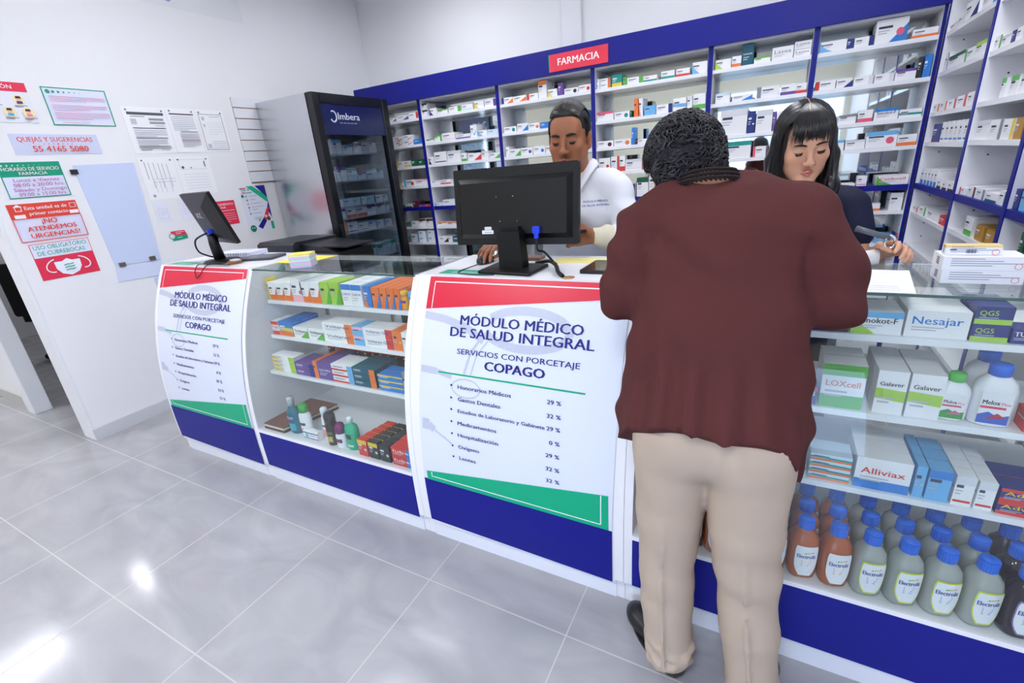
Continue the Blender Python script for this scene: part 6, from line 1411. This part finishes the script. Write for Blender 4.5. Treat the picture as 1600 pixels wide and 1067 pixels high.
# ================================================================= YOUNG WOMAN AT THE RIGHT CASE
wn = thing('person', 'young woman with long straight black hair looking down at papers', 'person', (.09, 2.10, 0))
HW = Frame((.076, 2.000, 1.492), (.20, -.92, -.27), (.0, -.27, .95), 1.03)
WX = .095
sc = Sculpt(axis(-.16, .46, .010, [(-.02, .19, .0027), (.26, .40, .0036)]), axis(1.62, 2.34, .010, [(1.86, 2.05, .0030), (1.70, 1.86, .0038)]), axis(-.01, 1.64, .011, [(1.35, 1.60, .0027), (1.12, 1.22, .0038)]))
head(sc, HW, False); sc.chain([(WX, 2.085, 1.30), HW(0, -.035, -.10), HW(0, -.02, -.04)], [.050, .048, .050], .03)
sc.ell((WX, 2.11, .85), (.155, .11, .13), .04); sc.ell((WX, 2.11, 1.02), (.125, .09, .16), .05); sc.ell((WX, 2.10, 1.18), (.145, .10, .13), .05); sc.cap((WX - .12, 2.095, 1.275), (WX + .12, 2.095, 1.275), .05, .05, .05)
for s in (-1, 1): sc.chain([(WX + s * .085, 2.12, .80), (WX + s * .09, 2.11, .45), (WX + s * .09, 2.13, .09)], [.082, .054, .038], .03); sc.chain([(WX + s * .09, 2.13, .04), (WX + s * .10, 1.99, .03)], [.036, .03], .02)
WSL, WEL, WWL = (.245, 2.085, 1.265), (.292, 2.02, 1.06), (.318, 1.845, 1.158)
WSR, WER, WWR = (-.055, 2.085, 1.265), (-.095, 2.02, 1.06), (.03, 1.85, 1.178)
sc.chain([WSL, WEL, WWL], [.044, .036, .023], .02); sc.chain([WSR, WER, WWR], [.044, .036, .023], .02)
tl = hand(sc, WWL, (.42, -.82, .22), (.55, .25, .80), 1, (.62, .68, .72, .78), s=.88, thumb=.8)
hand(sc, WWR, (.35, -.92, .0), (-.3, -.2, .93), -1, (.5, .55, .6, .6), s=.88, thumb=.8)
body, VW = sculpt_obj('body', sc, SKINM, wn, color=head_color(HW, '#D3A084', '#BC6C66', .018, .0072))
face_details(HW, VW, wn, M('#1C1412', .8), .9)
UN = M('#1C2038', .7, .2, bump=.1, bscale=500)
sc = Sculpt(axis(-.16, .38, .007), axis(1.92, 2.28, .007), axis(.68, 1.42, .007))
sc.ell((WX, 2.11, .86), (.17, .125, .2), .04); sc.ell((WX, 2.11, 1.02), (.145, .108, .17), .05); sc.ell((WX, 2.10, 1.18), (.162, .118, .14), .05); sc.cap((WX - .125, 2.095, 1.275), (WX + .125, 2.095, 1.275), .064, .064, .05)
sc.cap(WSL, (.268, 2.06, 1.185), .066, .062, .02); sc.cap(WSR, (-.075, 2.06, 1.185), .066, .062, .02)
sc.warp(lambda x, y, z: .003 * np.sin(45 * x + 20 * z) + 0 * y); sc.cut(lambda x, y, z: .70 - z + 0 * x + 0 * y); sc.cap((WX, 2.06, 1.34), HW(0, -.02, 0), .062, .075, .004, True)
sculpt_obj('uniform_top', sc, UN, wn)
sc = Sculpt(axis(-.14, .33, .009), axis(1.96, 2.28, .009), axis(.03, .92, .009)); sc.ell((WX, 2.11, .84), (.162, .115, .1), .04)
for s in (-1, 1): sc.chain([(WX + s * .085, 2.12, .80), (WX + s * .09, 2.11, .45), (WX + s * .09, 2.13, .08)], [.09, .07, .056], .02)
sculpt_obj('trousers', sc, M('#20243C', .8, .15), wn)
for s in (-1, 1):
    sc = Sculpt(axis(WX + s * .095 - .07, WX + s * .095 + .07, .006), axis(1.90, 2.22, .006), axis(-.005, .11, .006)); sc.chain([(WX + s * .09, 2.13, .04), (WX + s * .10, 1.98, .036)], [.042, .038], .02); sc.cut(lambda x, y, z: .004 - z + 0 * x + 0 * y); sculpt_obj('shoe', sc, M('#E4E4E8', .4), wn)
# long hair: centre parting, fringe, straight lengths over both shoulders
WH = M('#0D0B0D', .3, .6)
sc = Sculpt(axis(-.12, .30, .0045), axis(1.86, 2.26, .0050), axis(1.06, 1.66, .0050))
sc.ell(HW(0, -.020, .034), np.array((.0815, .100, .089)) * HW.k, .01, HW.axes)
for s in (-1, 1):
    A = HW(s * .070, -.012, .02); B = HW(s * .082, -.010, -.05); Cc_ = np.array([WX - .012 - s * (.098 if s > 0 else .078), 1.985, 1.35]); Dd = np.array([WX - .012 - s * (.100 if s > 0 else .078), 1.968, 1.10])
    for o_ in (0, .03): sc.chain([A + [0, o_, 0], B + [0, o_, 0], Cc_ + [0, o_, 0], Dd + [0, o_, 0]], [.026, .026, .030, .022], .02)
sc.chain([HW(0, -.07, .0), HW(0, -.10, -.10), (WX, 2.16, 1.28), (WX, 2.17, 1.12)], [.075, .07, .075, .06], .04)
sc.warp(lambda x, y, z: .0018 * np.sin(240 * x + 30 * np.sin(3 * z)) + 0 * y)
def wcut(x, y, z):
    dx, dy, dz = x - HW.c[0], y - HW.c[1], z - HW.c[2]; lx = (dx * HW.r[0] + dy * HW.r[1] + dz * HW.r[2]) / HW.k; ly = (dx * HW.f[0] + dy * HW.f[1] + dz * HW.f[2]) / HW.k; lz = (dx * HW.u[0] + dy * HW.u[1] + dz * HW.u[2]) / HW.k
    return np.minimum(np.minimum(ly - .008, .052 - lz), np.minimum(.062 - np.abs(lx) + .0 * lz, lz + .2))     # opening for the face
sc.cut(wcut)
hw, _ = sculpt_obj('hair', sc, WH, wn, 1)
rg = random.Random(9); paths = []
def over(s, y0, drop, z_end, fr=0.0):
    """strand from the parting, over the side of the skull, then straight down"""
    p = []
    for j in range(7):
        a = j / 6 * 1.45; yy = y0 - .01 * a
        q = math.sqrt(max(.1, 1 - ((yy + .02) / .104) ** 2)); p.append(HW(s * (.004 + .084 * q * math.sin(a)), yy, .034 + (.094 * q) * math.cos(a) + .001))
    e = np.array(p[-1]); tx = WX - .012 - s * rg.uniform(.06, .118 if s > 0 else .098); ty = 1.966 + rg.uniform(-.012, .05) + max(0, -y0) * 1.1
    for j in range(1, 7):
        a = j / 6; b_ = min(1, a * 1.6); p.append((e[0] + (tx - e[0]) * b_ ** 1.3, e[1] + (ty - e[1]) * b_, e[2] + (z_end - e[2]) * a))
    return p
for i in range(620):
    s = rg.choice((-1, 1)); paths.append(over(s, rg.uniform(-.10, .055), 0, rg.uniform(1.08, 1.16)))
for i in range(150):   # fringe
    x = rg.uniform(-.056, .056); gap = .5 + .5 * math.cos(x * 55); p = []
    L_ = .085 - .35 * abs(x) ** 1.1 * 0 + rg.uniform(-.012, .006); x1 = x * 1.12 + rg.uniform(-.006, .006)
    for j in range(8):
        a = j / 7; ang = math.radians(72 - 62 * a); 
        if a < .62: p.append(HW(x * (.25 + .75 * a / .62), -.02 + .108 * math.cos(ang) * 1.0, .034 + .096 * math.sin(ang)))
        else:
            b_ = (a - .62) / .38; z = .034 + .096 * math.sin(math.radians(72 - 62 * .62)); p.append(HW(x + (x1 - x) * b_, .084 - .0 * b_ + .010 * math.sin(2.4 * b_) - .25 * max(0, abs(x) - .035), z - b_ * (.058 + (L_ - .085))))
    paths.append(p)
for i in range(60):    # side locks framing the face
    s = rg.choice((-1, 1)); x = rg.uniform(.054, .068); p = []
    for j in range(9): a = j / 8; p.append(HW(s * (x + .004 * math.sin(3 * a)), .052 - .03 * a, .075 - .20 * a))
    paths.append(p)
hair_strands('strands', paths, .0014, [M('#0B0A0C', .28, .6), M('#141214', .28, .6), M('#0E0D10', .28, .6)], hw, 4)
m = MB(); m.tube([HW(.001, .062 - .16 * a, .034 + .0975 * math.sqrt(max(0, 1 - ((.082 - .16 * a) / .105) ** 2))) for a in [i / 10 for i in range(9)]], .0016, M('#B08A74', .6), 6); m.build('parting', wn)
# hand-held scanner and curled receipt
sn = thing('barcode_scanner', 'grey hand held scanner in the hand of the young woman', 'scanner', (.33, 1.80, 1.20))
a, b = np.array(ony(1338, 357, 1.80)), np.array(ony(1392, 372, 1.76))
MB().tube([a, a + (b - a) * .15, b], [.010, .009, .008], M('#5A5E66', .3, .5), 12).build('barrel', sn)
m = MB(); m.tube([b + np.array([.012 * math.cos(q), 0, -.012 + .018 * math.sin(q)]) for q in [math.radians(k) for k in range(0, 361, 24)]], .004, CHROME, 8); m.build('ring', sn)
m = MB(); vs = []; n = 14
c0, c1 = np.array(ony(1310, 405, 1.80)), np.array(ony(1372, 398, 1.80))
for i in range(n + 1):
    t = i / n; ang = math.radians(-20 + 150 * t); off = np.array([0, -.035 * math.cos(ang), .03 * math.sin(ang) - .012])
    vs += [c0 + off + [0, 0, -.004], c1 + off]
m.add(vs, [(2 * i, 2 * i + 1, 2 * i + 3, 2 * i + 2) for i in range(n)], PAPER, True)
o = m.build('curled_receipt', origin=tuple((c0 + c1) / 2)); md = o.modifiers.new('thickness', 'SOLIDIFY'); md.thickness = .0006
tag(o, 'white curled receipt held over the right glass case', 'paper')
